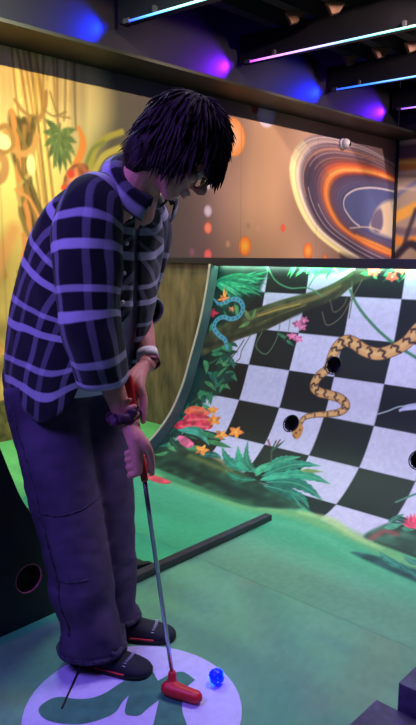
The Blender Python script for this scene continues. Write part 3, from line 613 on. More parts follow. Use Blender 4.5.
# ---- bark-clad boards at the back of the far lane
M_bark = mat('bark_print', (86, 74, 42), .8, scale=9, c2=(142, 118, 72), bump=.5, bscale=30, detail=9)
for n_ in M_bark.node_tree.nodes:
    if n_.bl_idname == 'ShaderNodeTexNoise':
        mp = node(M_bark.node_tree, 'ShaderNodeMapping'); mp.inputs['Scale'].default_value = (1, 1.6, .45)
        M_bark.node_tree.links.new(M_bark.node_tree.nodes['Texture Coordinate'].outputs['Object'], mp.inputs['Vector']); M_bark.node_tree.links.new(mp.outputs['Vector'], n_.inputs['Vector'])
t = thing('bark_panel', (3.4, 3.6, 0), 'tall brown bark-covered board at the end of the far lane beside the ramp', 'panel')
MB().box((3.385, FIN_Y+.03, 0), (3.43, WALL_Y-.01, 1.205)).obj('bark_face', M_bark, t)
MB().box((3.36, FIN_Y+.03, 1.205), (3.47, WALL_Y-.01, 1.245)).obj('cap_board', mat('cap_board_dark', (34, 29, 38), .5), t, bevel=.003)
M_moss = mat('moss_print', (62, 66, 30), .85, scale=14, c2=(122, 112, 52), bump=.5, bscale=40, detail=8)
o = MB().box((-1.0, WALL_Y-.04, 0), (3.38, WALL_Y-.005, .28)).obj('moss_board', M_moss, None, base=(1.8, WALL_Y-.02, 0)); tag(o, 'low mossy board along the foot of the yellow jungle wall', 'board')

# ---- lane divider, kerbs
M_rail = mat('rail_black', (50, 46, 54), .4, var=.15, scale=20)
o = MB().box((1.50, 1.905, 0.0045), (2.48, 1.945, .034)).obj('lane_divider', M_rail, None, base=(2.1, 1.925, 0), bevel=.004); tag(o, 'thin black rail lying on the green turf toward the ramp', 'rail')
t = thing('lane_kerb', (1.7, .8, 0), 'stepped black kerb at the edge of the green lane', 'kerb')
M_kerb = mat('kerb_black', (66, 56, 84), .4, var=.2, scale=30)
MB().box((1.20, .70, 0.001), (1.625, .862, .012)).obj('low_block', M_kerb, t, bevel=.003)
MB().box((1.63, .735, .001), (2.7, .80, .092)).obj('tall_rail', M_kerb, t, bevel=.004)

# ---- dark ramp side behind the man (mirror of the big ramp)
def build_dark_ramp():
    t = thing('dark_ramp', (1.0, 2.4, 0), 'dark foliage-printed ramp side with a ball hole, behind the jeans', 'ramp')
    cur = catmull(np.array([(.90, 1.2), (.96, 1.02), (1.04, .80), (1.098, .644), (1.13, .552), (1.176, .438), (1.27, .29), (1.40, .155), (1.56, .07), (1.75, .028)]), 60)
    M_f = mat('dark_foliage_print', (7, 7, 11), .45, scale=11, c2=(24, 28, 34), detail=7)
    hc = np.array((1.179, .168)); R_ = .052
    # side board with a round hole: two-ring bridge via triangulated strip
    out = [(.55, .001), (.55, 1.2)]+[tuple(c) for c in cur]+[(1.75, .001)]
    th = np.linspace(0, 2*math.pi, 40, endpoint=False)
    import bmesh
    from mathutils.geometry import tessellate_polygon
    for nm, yy in (('side_board', 1.955),):
        hole = [(hc[0]+R_*math.cos(a), hc[1]+R_*math.sin(a)) for a in th]
        pts = out+hole; tri = tessellate_polygon([[Vector((x, z, 0)) for x, z in out], [Vector((x, z, 0)) for x, z in hole]])
        n = len(pts); V_ = [(x, yy, z) for x, z in pts]+[(x, yy+.025, z) for x, z in pts]
        F_ = [tuple(f) for f in tri]+[tuple(i+n for i in reversed(f)) for f in tri]
        no = len(out); F_ += [(i, (i+1) % no, n+(i+1) % no, n+i) for i in range(no)]; nh = len(hole); F_ += [(no+(i+1) % nh, no+i, n+no+i, n+no+(i+1) % nh) for i in range(nh)]
        mesh_obj(nm, V_, F_, M_f, t, False)
    V_, F_ = tube([(hc[0]+(R_-.001)*math.cos(a), 1.958, hc[1]+(R_-.001)*math.sin(a)) for a in th[::2]], .0035, 8, 40, closed=True, ref=(0, 1, 0))
    o = mesh_obj('hole_rim', V_, F_, mat('pink_rim', (170, 74, 104), .35), t); o['label'] = 'pink rim round the ball hole'
    V_, F_ = skin_rings([[(hc[0]+R_*1.05*math.cos(a), y_, hc[1]+R_*1.05*math.sin(a)) for a in th] for y_ in (1.981, 2.06)]); mesh_obj('ball_cup', V_, F_, mat('cup_black', (5, 4, 7), .7), t)
    V_ = []; F_ = []
    for i, c in enumerate(cur): V_ += [(c[0], 1.982, max(c[1]-.012, .004)), (c[0], 3.05, max(c[1]-.012, .004))]
    for i in range(len(cur)-1): F_.append((2*i, 2*i+1, 2*i+3, 2*i+2))
    o = mesh_obj('ramp_face', V_, F_, mat('dark_green_print', (14, 34, 30), .5, var=.4, scale=8), t)
build_dark_ramp()

# ---- printed emblem on the turf
def build_emblem():
    c = np.array((1.132, 1.354)); R_ = .308
    t = thing('floor_emblem', (c[0], c[1], 0), 'round white printed emblem with a green claw shape on the turf', 'emblem')
    th = np.linspace(0, 2*math.pi, 72, endpoint=False)
    V_, F_ = skin_rings([[(c[0]+R_*math.cos(a), c[1]+R_*math.sin(a), z) for a in th] for z in (.0004, .0018)]); mesh_obj('white_disc', V_, F_, mat('white_print', (192, 184, 228), .6, var=.03, scale=40), t, False)
    pix = [(37, 709), (46, 701), (59, 696), (78, 700), (100, 697), (122, 682), (138, 672), (150, 664), (154, 674), (158, 681), (170, 674), (182, 671), (189, 675), (195, 680), (186, 687), (182, 700), (182, 712), (187, 725), (194, 740), (196, 756), (150, 760), (148, 742), (154, 722), (159, 700), (148, 708), (140, 716), (131, 716), (124, 714), (126, 704), (129, 695), (122, 702), (116, 713), (100, 720), (80, 725), (55, 723), (42, 718)]
    tips = {(150, 664), (158, 681), (195, 680), (159, 700), (129, 695), (187, 725)}; 
    for it in range(2):                                     # round the lobes, keep the tips sharp
        nw = []; n_ = len(pix)
        for k, q in enumerate(pix):
            if q in tips: nw.append(q)
            else: a_, b_ = pix[k-1], pix[(k+1) % n_]; nw += [(q[0]*.75+a_[0]*.25, q[1]*.75+a_[1]*.25), (q[0]*.75+b_[0]*.25, q[1]*.75+b_[1]*.25)]
        pix = nw
    P2 = [onz(x, y, .002)[:2] for x, y in pix]; P2 = [q for k, q in enumerate(P2) if np.linalg.norm(q-P2[k-1]) > 1e-4]; P2 = [c+(q-c)*min(1, (R_-.012)/np.linalg.norm(q-c)) for q in P2]
    V_, F_ = prism([tuple(q) for q in P2], ((0, 0, .0019), (1, 0, 0), (0, 1, 0), (0, 0, 1)), .0009)
    o = mesh_obj('green_claw', V_, F_, mat('green_print', (58, 120, 96), .7, var=.1, scale=20), t, False)
build_emblem()

# ---- wall camera
def build_cctv():
    q = onY(342, 144, WALL_Y); t = thing('security_camera', tuple(q), 'small white dome security camera on the ringed planet mural', 'camera')
    M_w = mat('white_plastic', (214, 208, 220), .4); 
    V_, F_ = tube([q+np.array((0, -.001, 0)), q+np.array((0, -.03, 0))], [.062, .058], 24, 3, ref=(0, 0, 1)); mesh_obj('mount', V_, F_, M_w, t)
    V_, F_ = ball(q+np.array((0, -.045, 0)), .052); mesh_obj('dome', V_, F_, M_w, t)
    V_, F_ = ball(q+np.array((.012, -.078, -.008)), .026, nu=16, nv=10); mesh_obj('lens', V_, F_, mat('lens_black', (8, 8, 12), .15), t)
build_cctv()
# ================================================================== PERSON
def plaid_material():
    m = mat('plaid_flannel', (20, 18, 30), .85, sheen=.15, spec=.2); nt = m.node_tree; L = nt.links.new; b = nt.nodes['Principled BSDF']
    uv = node(nt, 'ShaderNodeUVMap'); uv.uv_map = 'UVMap'; sx = node(nt, 'ShaderNodeSeparateXYZ'); L(uv.outputs['UV'], sx.inputs[0])
    def band(sock, period, spec):
        d = node(nt, 'ShaderNodeMath', operation='DIVIDE'); d.inputs[1].default_value = period; L(sock, d.inputs[0])
        f = node(nt, 'ShaderNodeMath', operation='FRACT'); L(d.outputs[0], f.inputs[0])
        r = node(nt, 'ShaderNodeValToRGB'); r.color_ramp.interpolation = 'LINEAR'; el = r.color_ramp.elements
        stops = [(0, 0)]
        for c, w_, v in spec: stops += [(c-w_/2-.012, stops[-1][1]), (c-w_/2+.012, v), (c+w_/2-.012, v), (c+w_/2+.012, 0)]
        stops = stops[:1]+stops[1:]
        while len(el) < len(stops): el.new(.5)
        for e, (q, v) in zip(el, stops): e.position = max(0, min(1, q)); e.color = (v, v, v, 1)
        L(f.outputs[0], r.inputs['Fac']); return r.outputs['Color']
    h = band(sx.outputs['Y'], .172, [(.12, .135, .95), (.50, .10, .70)])
    v = band(sx.outputs['X'], .150, [(.14, .15, .30), (.54, .13, .20)])
    ad = node(nt, 'ShaderNodeMath', operation='ADD'); L(h, ad.inputs[0]); L(v, ad.inputs[1])
    no = node(nt, 'ShaderNodeTexNoise'); no.inputs['Scale'].default_value = 180; L(uv.outputs['UV'], no.inputs['Vector'])
    mu = node(nt, 'ShaderNodeMath', operation='MULTIPLY_ADD'); mu.inputs[1].default_value = .25; mu.inputs[2].default_value = .875; L(no.outputs['Fac'], mu.inputs[0])
    m2 = node(nt, 'ShaderNodeMath', operation='MULTIPLY'); m2.use_clamp = True; L(ad.outputs[0], m2.inputs[0]); L(mu.outputs[0], m2.inputs[1])
    cr = node(nt, 'ShaderNodeValToRGB'); cr.color_ramp.elements[0].color = rgba((15, 14, 24)); cr.color_ramp.elements[1].color = rgba((172, 166, 190)); L(m2.outputs[0], cr.inputs['Fac']); L(cr.outputs['Color'], b.inputs['Base Color'])
    return m
M_plaid = plaid_material()
M_skin = mat('skin', (216, 142, 126), .5, var=.05, scale=30, spec=.35)
M_denim = mat('denim', (74, 62, 86), .85, var=.16, scale=9, bump=.12, bscale=500, spec=.2)
M_seam = mat('denim_seam', (48, 44, 62), .85, var=.4, scale=70, bump=.5, bscale=120)
M_hair = mat('dark_hair', (38, 27, 32), .7, var=.4, scale=40, spec=.12)
M_shoe = mat('navy_knit', (17, 19, 34), .8, var=.2, scale=60, bump=.2, bscale=500)

MIDX = 1.27
# ---- key joints (world)
RSH, REL = np.array((1.115, 1.475, 1.368)), np.array((1.085, 1.445, 1.09))
RWR = onX(123, 414, 1.165)
LSH, LEL = np.array((1.415, 1.565, 1.368)), np.array((1.38, 1.605, 1.12))
LWR = onX(149, 362, 1.32)
GTOP, GBOT = onY(128.5, 380, 1.405), onY(143.5, 473, 1.372)           # grip of the putter
GD = (GBOT-GTOP)/np.linalg.norm(GBOT-GTOP)
HEADC = onX(184, 150, 1.31)
HF = np.array((.45, -.46, -.766)); HF /= np.linalg.norm(HF)
HU = np.array((.53, -.55, .643)); HU -= HF*(HU@HF); HU /= np.linalg.norm(HU); HR = np.cross(HF, HU)   # face, crown, right
HM = np.column_stack([HR, HF, HU])
def hd(r, f, u): return HEADC+HR*r+HF*f+HU*u

bm = MB()
def add(vf): bm.add(*vf)
# torso, pelvis, legs (all under the clothes)
add(tube([(MIDX, 1.84, .84), (MIDX, 1.80, .95), (MIDX, 1.73, 1.08), (MIDX, 1.66, 1.22), (MIDX, 1.59, 1.34), (MIDX, 1.53, 1.41), (MIDX, 1.50, 1.44)], [.10, .105, .105, .112, .11, .08, .055], 20, 24, flat=1.45, ref=(0, 1, 0), round_ends=True))
add(tube([RSH, RSH*.5+np.array((MIDX, 1.50, 1.42))*.5, (MIDX, 1.50, 1.43), LSH*.5+np.array((MIDX, 1.51, 1.42))*.5, LSH], [.05, .056, .06, .056, .05], 14, 14, round_ends=True))
for s, hip, kn, an in ((1, (1.18, 1.82, .86), (1.155, 1.685, .48), (1.175, 1.62, .075)), (-1, (1.36, 1.83, .86), (1.345, 1.73, .48), (1.332, 1.692, .075))):
    add(tube([hip, .5*(np.array(hip)+np.array(kn)), kn, .6*np.array(kn)+.4*np.array(an), an], [.082, .07, .052, .05, .036], 16, 24, round_ends=True))
# feet cores
RFD = np.array((.42, -.907, 0)); LFD = np.array((.607, -.795, 0)); RHEEL = np.array((1.162, 1.662, 0)); LHEEL = np.array((1.312, 1.718, 0))
for hl, fd in ((RHEEL, RFD), (LHEEL, LFD)):
    add(tube([hl+fd*.035+(0, 0, .034), hl+fd*.10+(0, 0, .032), hl+fd*.20+(0, 0, .026)], [.022, .020, .014], 12, 10, round_ends=True))
# neck and head
NB = np.array((1.285, 1.475, 1.445))
add(tube([NB-np.array((0, -.03, .05)), NB, hd(0, -.035, -.085), hd(0, -.02, -.03)], [.068, .060, .056, .055], 18, 16, round_ends=True))
add(ball(hd(0, -.012, .02), (.074, .094, .092), HM, 28, 18)); add(ball(hd(0, .022, -.05), (.060, .066, .070), HM, 24, 16))
add(ball(hd(0, .055, -.098), (.030, .030, .022), HM)); 
for s in (-1, 1):
    add(tube([hd(s*.058, -.01, -.055), hd(s*.050, .03, -.085), hd(s*.018, .066, -.103)], [.016, .016, .015], 10, 10, round_ends=True))      # jaw
    add(ball(hd(s*.042, .062, -.032), (.022, .022, .016), HM)); add(tube([hd(s*.012, .088, .012), hd(s*.034, .085, .016), hd(s*.052, .068, .008)], [.008, .009, .007], 8, 8, round_ends=True))
    e = hd(s*.076, -.012, -.014); add(tube([e+HU*.03, e+HU*.026-HF*.014+HR*s*.008, e-HU*.004-HF*.016+HR*s*.01, e-HU*.028-HF*.002], [.006, .008, .008, .006], 8, 12, round_ends=True))   # ear
    add(ball(e, (.008, .014, .022), HM, 12, 8)); add(ball(hd(s*.011, .104, -.034), (.009, .010, .008), HM, 10, 8))
add(tube([hd(0, .086, .006), hd(0, .098, -.014), hd(0, .113, -.032), hd(0, .096, -.042)], [.008, .010, .012, .008], 10, 10, round_ends=True))       # nose
add(tube([hd(-.022, .084, -.066), hd(0, .094, -.064), hd(.022, .084, -.066)], [.004, .0065, .004], 8, 8, round_ends=True)); add(tube([hd(-.02, .082, -.076), hd(0, .091, -.077), hd(.02, .082, -.076)], [.004, .007, .004], 8, 8, round_ends=True))
# arms
def arm(sh, el, wr, wdir):
    sh, el, wr = map(np.asarray, (sh, el, wr)); v = (wr-el)/np.linalg.norm(wr-el)
    add(tube([sh, sh*.5+el*.5, el, el*.72+wr*.28, el*.35+wr*.65, wr-v*.01, wr+wdir*.02], [.052, .047, .040, .043, .034, .027, .026], 16, 30, flat=1.0, round_ends=True))
# hands on the grip.  local frame: d along the shaft, l towards the ramp, o away from the body
Od = np.array((0, -1., 0)); Od -= GD*(Od@GD); Od /= np.linalg.norm(Od); Ld = np.cross(Od, GD); Ld = Ld if Ld[0] > 0 else -Ld
_a = math.radians(38); Ld, Od = Ld*math.cos(_a)-Od*math.sin(_a), Od*math.cos(_a)+Ld*math.sin(_a)
def hand(center, wr, s):
    """s=+1: palm on the -l side (right hand), s=-1: left hand"""
    P = lambda l, o, d: center+Ld*(l*s)+Od*o+GD*d
    def pol(r, ang, d): a = math.radians(ang); return P(-r*math.cos(a), -r*math.sin(a), d)
    kd = [.046, .024, .002, -.018]; fr = [.0098, .0102, .0096, .0084]; ln = [1.0, 1.05, 1.0, .88]
    kn = [pol(.036, 8-4*i, kd[i]-.012) for i in range(4)]
    for i in range(4):
        pts = [P(-.034, .004-.004*i, kd[i]-.052), kn[i], pol(.037, 66*ln[i], kd[i]+.004), pol(.031, 118*ln[i], kd[i]+.010), pol(.0245, 168*ln[i], kd[i]+.010), pol(.022, 205*ln[i], kd[i]+.007)]
        add(tube(pts, [fr[i]*1.15, fr[i]*1.15, fr[i]*1.05, fr[i], fr[i]*.92, fr[i]*.78], 12, 26, round_ends=True))
        add(ball(kn[i], fr[i]*1.22, None, 12, 8))
    hub = P(-.034, -.004, -.062)
    for i in range(4):                                                     # palm
        add(tube([wr, hub*.55+.45*(kn[i]-GD*.03), kn[i]], [.021, .0165, .0125], 12, 12, round_ends=True))
    # thumb leaves the side of the palm near the wrist and lies down the front of the shaft
    add(tube([wr*.6+hub*.4, P(-.030, .020, -.040), P(-.017, .029, -.006), P(-.004, .0265, .030), P(.002, .0225, .056)], [.020, .0165, .0125, .0112, .0085], 12, 22, round_ends=True))
RHC = GTOP+GD*(np.linalg.norm(GBOT-GTOP)-.052); LHC = GTOP+GD*.062
arm(RSH, REL, RWR, (RHC-GD*.06-RWR)/np.linalg.norm(RHC-GD*.06-RWR)); arm(LSH, LEL, LWR, (LHC-GD*.06-LWR)/np.linalg.norm(LHC-GD*.06-LWR))
hand(RHC, RWR, 1); hand(LHC, LWR, -1)
PV, PF = remesh(bm.V, bm.F, .0034, 3, .4)
pbase = np.array((1.26, 1.62, 0.0))
person = mesh_obj('person', PV, PF, M_skin, None, True, base=pbase)
tag(person, 'person in a plaid shirt and baggy jeans bending over a putter on the round emblem', 'person')

# ---- eyes, hair, glasses
for s in (-1, 1):
    mesh_obj('eye', *ball(hd(s*.031, .076, -.006), .0115, HM, 14, 10), mat('eye_white', (214, 206, 200), .3), person)
def build_hair():
    h = MB(); r = random.Random(21)
    def shell(c, R_, lo):
        V_, F_ = ball(c, R_, HM, 48, 32)
        return V_, F_
    V_, F_ = ball(hd(0, -.022, .036), (.098, .116, .094), HM, 44, 28)
    out = []
    for v in V_:
        q = np.asarray(v)-HEADC; rr, ff, uu = q@HR, q@HF, q@HU
        # pull the shell up clear of the face
        if ff > .03 and uu < .045: q = q+HU*min(.06, (.045-uu)*.9)
        out.append(HEADC+q)
    h.add(jitter(out, .010, 26, 3.1), F_)
    V2, F2 = ball(hd(0, -.055, -.066), (.088, .064, .078), HM, 30, 20); h.add(jitter(V2, .010, 30, 8.0), F2)     # nape
    # locks: clumps that start on the shell and fall
    def lock(a0, a1, L, w_, fall=.6, droop=0):
        a0 = np.asarray(a0); d = np.asarray(a1)-a0; d = d/np.linalg.norm(d)
        side = np.array((r.uniform(-1, 1), r.uniform(-1, 1), r.uniform(-1, 1)))*.18
        p = [a0-d*.02, a0+d*L*.35+side*L*.3, a0+d*L*.7+side*L*.5+np.array((0, 0, -fall*L*.16)), a0+d*L+side*L*.35+np.array((0, 0, -fall*L*.38))]
        h.add(*tube(p, [w_*.6, w_, w_*.8, w_*.18], 7, 9, flat=.55, round_ends=False))
    def on(a, e, k=1.0):
        a, e = math.radians(a), math.radians(e)        # azimuth from the face toward the right ear, elevation
        return hd(0, -.022, .036)+k*(HR*.098*math.sin(a)*math.cos(e)+HF*.116*math.cos(a)*math.cos(e)+HU*.094*math.sin(e))
    crown = hd(0, -.075, .11)
    for k in range(900):
        a = r.uniform(-180, 180); e = r.uniform(-28, 85)
        if abs(a) < 50 and e < 12: e = r.uniform(12, 80)
        p0 = on(a, e, .985); t = p0-crown; n_ = (p0-hd(0, -.022, .036)); n_ /= np.linalg.norm(n_); t -= n_*(t@n_)
        if np.linalg.norm(t) < 1e-4: continue
        t = t/np.linalg.norm(t)+n_*r.uniform(-.02, .10); lock(p0, p0+t, r.uniform(.045, .075), r.uniform(.004, .0075), fall=r.uniform(.1, .5))
    for k in range(110):                                    # fringe hanging in front of the brow
        a = r.uniform(-62, 62); p0 = on(a, r.uniform(8, 34), .99); lock(p0, p0+HF*.45-HU*.65+HR*r.uniform(-.25, .25), r.uniform(.04, .075), r.uniform(.004, .008), fall=.5)
    for s in (-1, 1):
        for k in range(150):                                # over the ears
            p0 = on(s*r.uniform(66, 128), r.uniform(-34, 6), .98); lock(p0, p0-HU*.7+HR*s*.1+HF*r.uniform(-.1, .3)+np.array((0, 0, -.4)), r.uniform(.06, .095), r.uniform(.004, .0075), fall=.5)
    for k in range(220):                                    # nape, flicking out
        p0 = on(r.uniform(105, 255), r.uniform(-58, -5), 1.0); lock(p0, p0-HU*.8+HF*r.uniform(-.4, .25)+HR*r.uniform(-.3, .3)+np.array((0, 0, -.3)), r.uniform(.06, .10), r.uniform(.004, .0075), fall=.2)
    mesh_obj('hair', h.V, h.F, M_hair, person)
    # short beard and sideburns
    b = MB()
    for k in range(60):
        s = r.choice((-1, 1)); t_ = r.random(); p0 = hd(s*(.052*(1-t_)+.010*t_), .024+.055*t_, -.088-.020*t_)
        b.add(*tube([p0, p0-HU*.006+HF*.004, p0-HU*.012+HF*.006], [.004, .004, .001], 5, 4))
    mesh_obj('beard', b.V, b.F, M_hair, person)
    M_gl = mat('gold_frame', (176, 140, 84), .3, metal=.9); gm = thing_child = None
    g = MB()
    for s in (-1, 1):
        c = hd(s*.033, .100, -.010); th = np.linspace(0, 2*math.pi, 20, endpoint=False)
        g.add(*tube([c+HR*.026*math.cos(a)+HU*.021*math.sin(a) for a in th], .0016, 6, 30, closed=True, ref=HF)); g.add(*tube([hd(s*.059, .098, -.006), hd(s*.076, .06, -.006), hd(s*.080, -.01, -.004)], .0018, 6, 10))
    g.add(*tube([hd(-.008, .101, -.006), hd(0, .104, -.003), hd(.008, .101, -.006)], .0016, 6, 6))
    go = g.obj('glasses', M_gl, person, smooth=True)
    ml = mat('lens_glass', (235, 235, 240), .05); ml.node_tree.nodes['Principled BSDF'].inputs['Alpha'].default_value = .10
    for s in (-1, 1):
        V_, F_ = tube([hd(s*.033, .0995, -.010), hd(s*.033, .1003, -.010)], [.0225, .0225], 24, 2, ref=HU); mesh_obj('lens', V_, F_, ml, go)
build_hair()

# ---- shirt
def build_shirt():
    # rings: cy, cz, tilt(deg), half width, front depth, back depth, gap half width
    R_ = [(1.785, .83, -6, .20, .225, .215, .075), (1.77, .92, -2, .203, .235, .225, .060), (1.745, 1.02, 5, .203, .235, .220, .042), (1.71, 1.12, 13, .203, .225, .215, .022), (1.675, 1.20, 21, .203, .215, .20, .006),
          (1.635, 1.28, 30, .20, .19, .175, .004), (1.585, 1.345, 38, .192, .155, .145, .004), (1.545, 1.395, 44, .165, .12, .115, .004), (1.513, 1.435, 48, .120, .090, .090, .006), (1.492, 1.458, 50, .084, .074, .074, .012)]
    A = catmull(np.array(R_), 64); nth = 120; V_ = []; UV = []; v = 0
    for i, (cy, cz, tl, a, bf, bb, gp) in enumerate(A):
        if i: v += math.hypot(cy-A[i-1][0], cz-A[i-1][1])
        t = math.radians(tl); gL = math.asin(min(.9, max(.001, gp*.35)/a)); gR = math.asin(min(.9, max(.001, gp*1.75)/a)); th = np.linspace(-math.pi/2+gL, 1.5*math.pi-gR, nth)
        c, s = np.cos(th), np.sin(th); ex = 2/2.35; x = np.sign(c)*np.abs(c)**ex*a; d = np.where(s > 0, np.abs(s)**ex*bb, -np.abs(s)**ex*bf)
        k = np.clip((-s-.55)/.45, 0, 1)*np.clip(1-i/30, 0, 1); d = d-.0*k
        hem = (.018-.075*np.exp(-((th-3.55)/.42)**2)-.06*np.exp(-((th+.45)/.42)**2)-.02*np.exp(-((th-1.6)/.6)**2)) * max(0, 1-i/14)                               # curved hem, longer in front and back
        x = np.where(x > 0, x*.84, x); P = np.stack([MIDX+x, cy+d*math.cos(t), cz+d*math.sin(t)+np.where(i < 15, hem, 0)], -1)
        arc = np.concatenate([[0], np.cumsum(np.linalg.norm(np.diff(P, axis=0), axis=1))]); arc -= arc[nth//2]
        for q, ar in zip(P, arc): V_.append(q); UV.append((ar+2.0, v+.02+2.0))
    n = len(A); F_ = [(i*nth+k, i*nth+k+1, (i+1)*nth+k+1, (i+1)*nth+k) for i in range(n-1) for k in range(nth-1)]
    V_ = jitter(V_, .011, 7.5, 1.0, .6); V_ = jitter(V_, .0045, 22, 5.0, .5)
    sh = mesh_obj('plaid_shirt', V_, F_, M_plaid, person, True, uv=UV); so = sh.modifiers.new('cloth', 'SOLIDIFY'); so.thickness = .003; so.offset = 1
    # sleeves, rolled to the elbow
    def sleeve(path, rad, seed, flat, ref, v0):
        Q = catmull(np.column_stack([np.asarray(path, float), rad]), 46); C, rr = Q[:, :3], Q[:, 3]; T, N, B = frames(C, ref); nt_ = 56; th = np.linspace(0, 2*math.pi, nt_+1)
        V_ = []; UV = []; L = 0; LT = float(np.sum(np.linalg.norm(np.diff(C, axis=0), axis=1)))
        for i in range(len(C)):
            if i: L += np.linalg.norm(C[i]-C[i-1])
            for a in th: V_.append(C[i]+rr[i]*(math.cos(a)*N[i]+flat*math.sin(a)*B[i])); UV.append((a*.088+3.0, 15.07*.172+LT-L))
        n_ = nt_+1; F_ = [(i*n_+k, i*n_+k+1, (i+1)*n_+k+1, (i+1)*n_+k) for i in range(len(C)-1) for k in range(nt_)]
        V_ = np.array(V_).reshape(len(C), n_, 3); J = np.array(jitter(V_[:, :-1].reshape(-1, 3), .010, 9, seed, .8)); J = np.array(jitter(J, .004, 26, seed, .6)).reshape(len(C), nt_, 3); V_[:, :-1] = J; V_[:, -1] = J[:, 0]
        s_ = mesh_obj('sleeve', V_.reshape(-1, 3), F_, M_plaid, sh, True, uv=UV); m_ = s_.modifiers.new('cloth', 'SOLIDIFY'); m_.thickness = .004; m_.offset = -1
        return C, rr, T, N, B
    rc = onX(103, 380, 1.125)
    sleeve([(1.225, 1.525, 1.45), (1.16, 1.51, 1.415), (1.12, 1.485, 1.345), (1.10, 1.465, 1.23), (1.088, 1.452, 1.11), (1.10, 1.44, 1.03), rc], [.05, .080, .092, .090, .084, .078, .070], 2.0, 1.0, (1, .4, 0), .0)
    lc = onX(149, 313, 1.365)
    sleeve([(1.315, 1.55, 1.44), (1.375, 1.57, 1.41), (1.412, 1.575, 1.34), (1.398, 1.592, 1.23), (1.382, 1.605, 1.13), lc], [.05, .072, .076, .066, .056, .047], 6.0, 1.0, (1, .4, 0), .105)
    # collar
    ring = []; 
    for k, (dz, dr) in enumerate([(-.004, .004), (.022, .006), (.040, .010), (.030, .026), (.006, .040), (-.010, .046)]):
        row = []; t = math.radians(50)
        for a in np.linspace(-math.pi/2+.16+.10*min(k, 3), 1.5*math.pi-.16-.10*min(k, 3), 44):
            s_, c_ = math.sin(a), math.cos(a); d = s_*((.072 if s_ > 0 else .076)+dr); drop = -.022*max(0, -s_-.5)*(k >= 4)
            row.append(np.array((MIDX+.026+c_*(.074+dr), 1.472+d*math.cos(t)-math.sin(t)*(dz+drop), 1.460+d*math.sin(t)+math.cos(t)*(dz+drop))))
        ring.append(row)
    n_ = 44; V_ = [q for r_ in ring for q in r_]; UV = [(k*.009+2.0, 2.092+.014*j) for j in range(6) for k in range(n_)]
    F_ = [(j*n_+k, j*n_+k+1, (j+1)*n_+k+1, (j+1)*n_+k) for j in range(5) for k in range(n_-1)]
    c = mesh_obj('collar', V_, F_, M_plaid, sh, True, uv=UV); c.modifiers.new('cloth', 'SOLIDIFY').thickness = .003
    # placket edge and buttons on the right front
    pk = np.array([sh.data.vertices[i*nth+nth-1].co[:] for i in range(0, n, 3)])+BASE[sh.name]; pr = np.array([sh.data.vertices[i*nth+nth-6].co[:] for i in range(0, n, 3)])+BASE[sh.name]
    M_b = mat('pearl_button', (226, 220, 214), .25)
    for i in (4, 7, 10, 13, 16, 19):
        q = pk[i]*.45+pr[i]*.55; nrm = np.cross(pr[i]-pk[i], pk[min(i+1, len(pk)-1)]-pk[i]); nrm /= np.linalg.norm(nrm); nrm = nrm if nrm[1] < 0 else -nrm
        V_, F_ = tube([q+nrm*.001, q+nrm*.0065], [.0072, .006], 12, 3); mesh_obj('button', V_, F_, M_b, sh)
    # chest pocket on the right front
    # white T-shirt underneath
    Rt = [(1.80, .84, -4, .185, .185, .18), (1.765, .95, 0, .188, .20, .19), (1.735, 1.05, 6, .19, .205, .19), (1.69, 1.17, 16, .19, .195, .175), (1.63, 1.28, 28, .19, .165, .14), (1.585, 1.345, 38, .17, .125, .112), (1.54, 1.395, 45, .135, .092, .09), (1.505, 1.44, 50, .08, .066, .068)]
    A = catmull(np.array(Rt), 30); rings = []
    for cy, cz, tl, a, bf, bb in A:
        t = math.radians(tl); th = np.linspace(0, 2*math.pi, 48, endpoint=False); s = np.sin(th); d = np.where(s > 0, s*bb, s*bf); rings.append(np.stack([MIDX+np.cos(th)*a*np.where(np.cos(th) > 0, .84, 1), cy+d*math.cos(t), cz+d*math.sin(t)], -1))
    V_, F_ = skin_rings(rings, False); mesh_obj('white_undershirt', jitter(V_, .006, 12), F_, mat('white_cotton', (206, 208, 212), .85, bump=.1, bscale=200), person)
build_shirt()

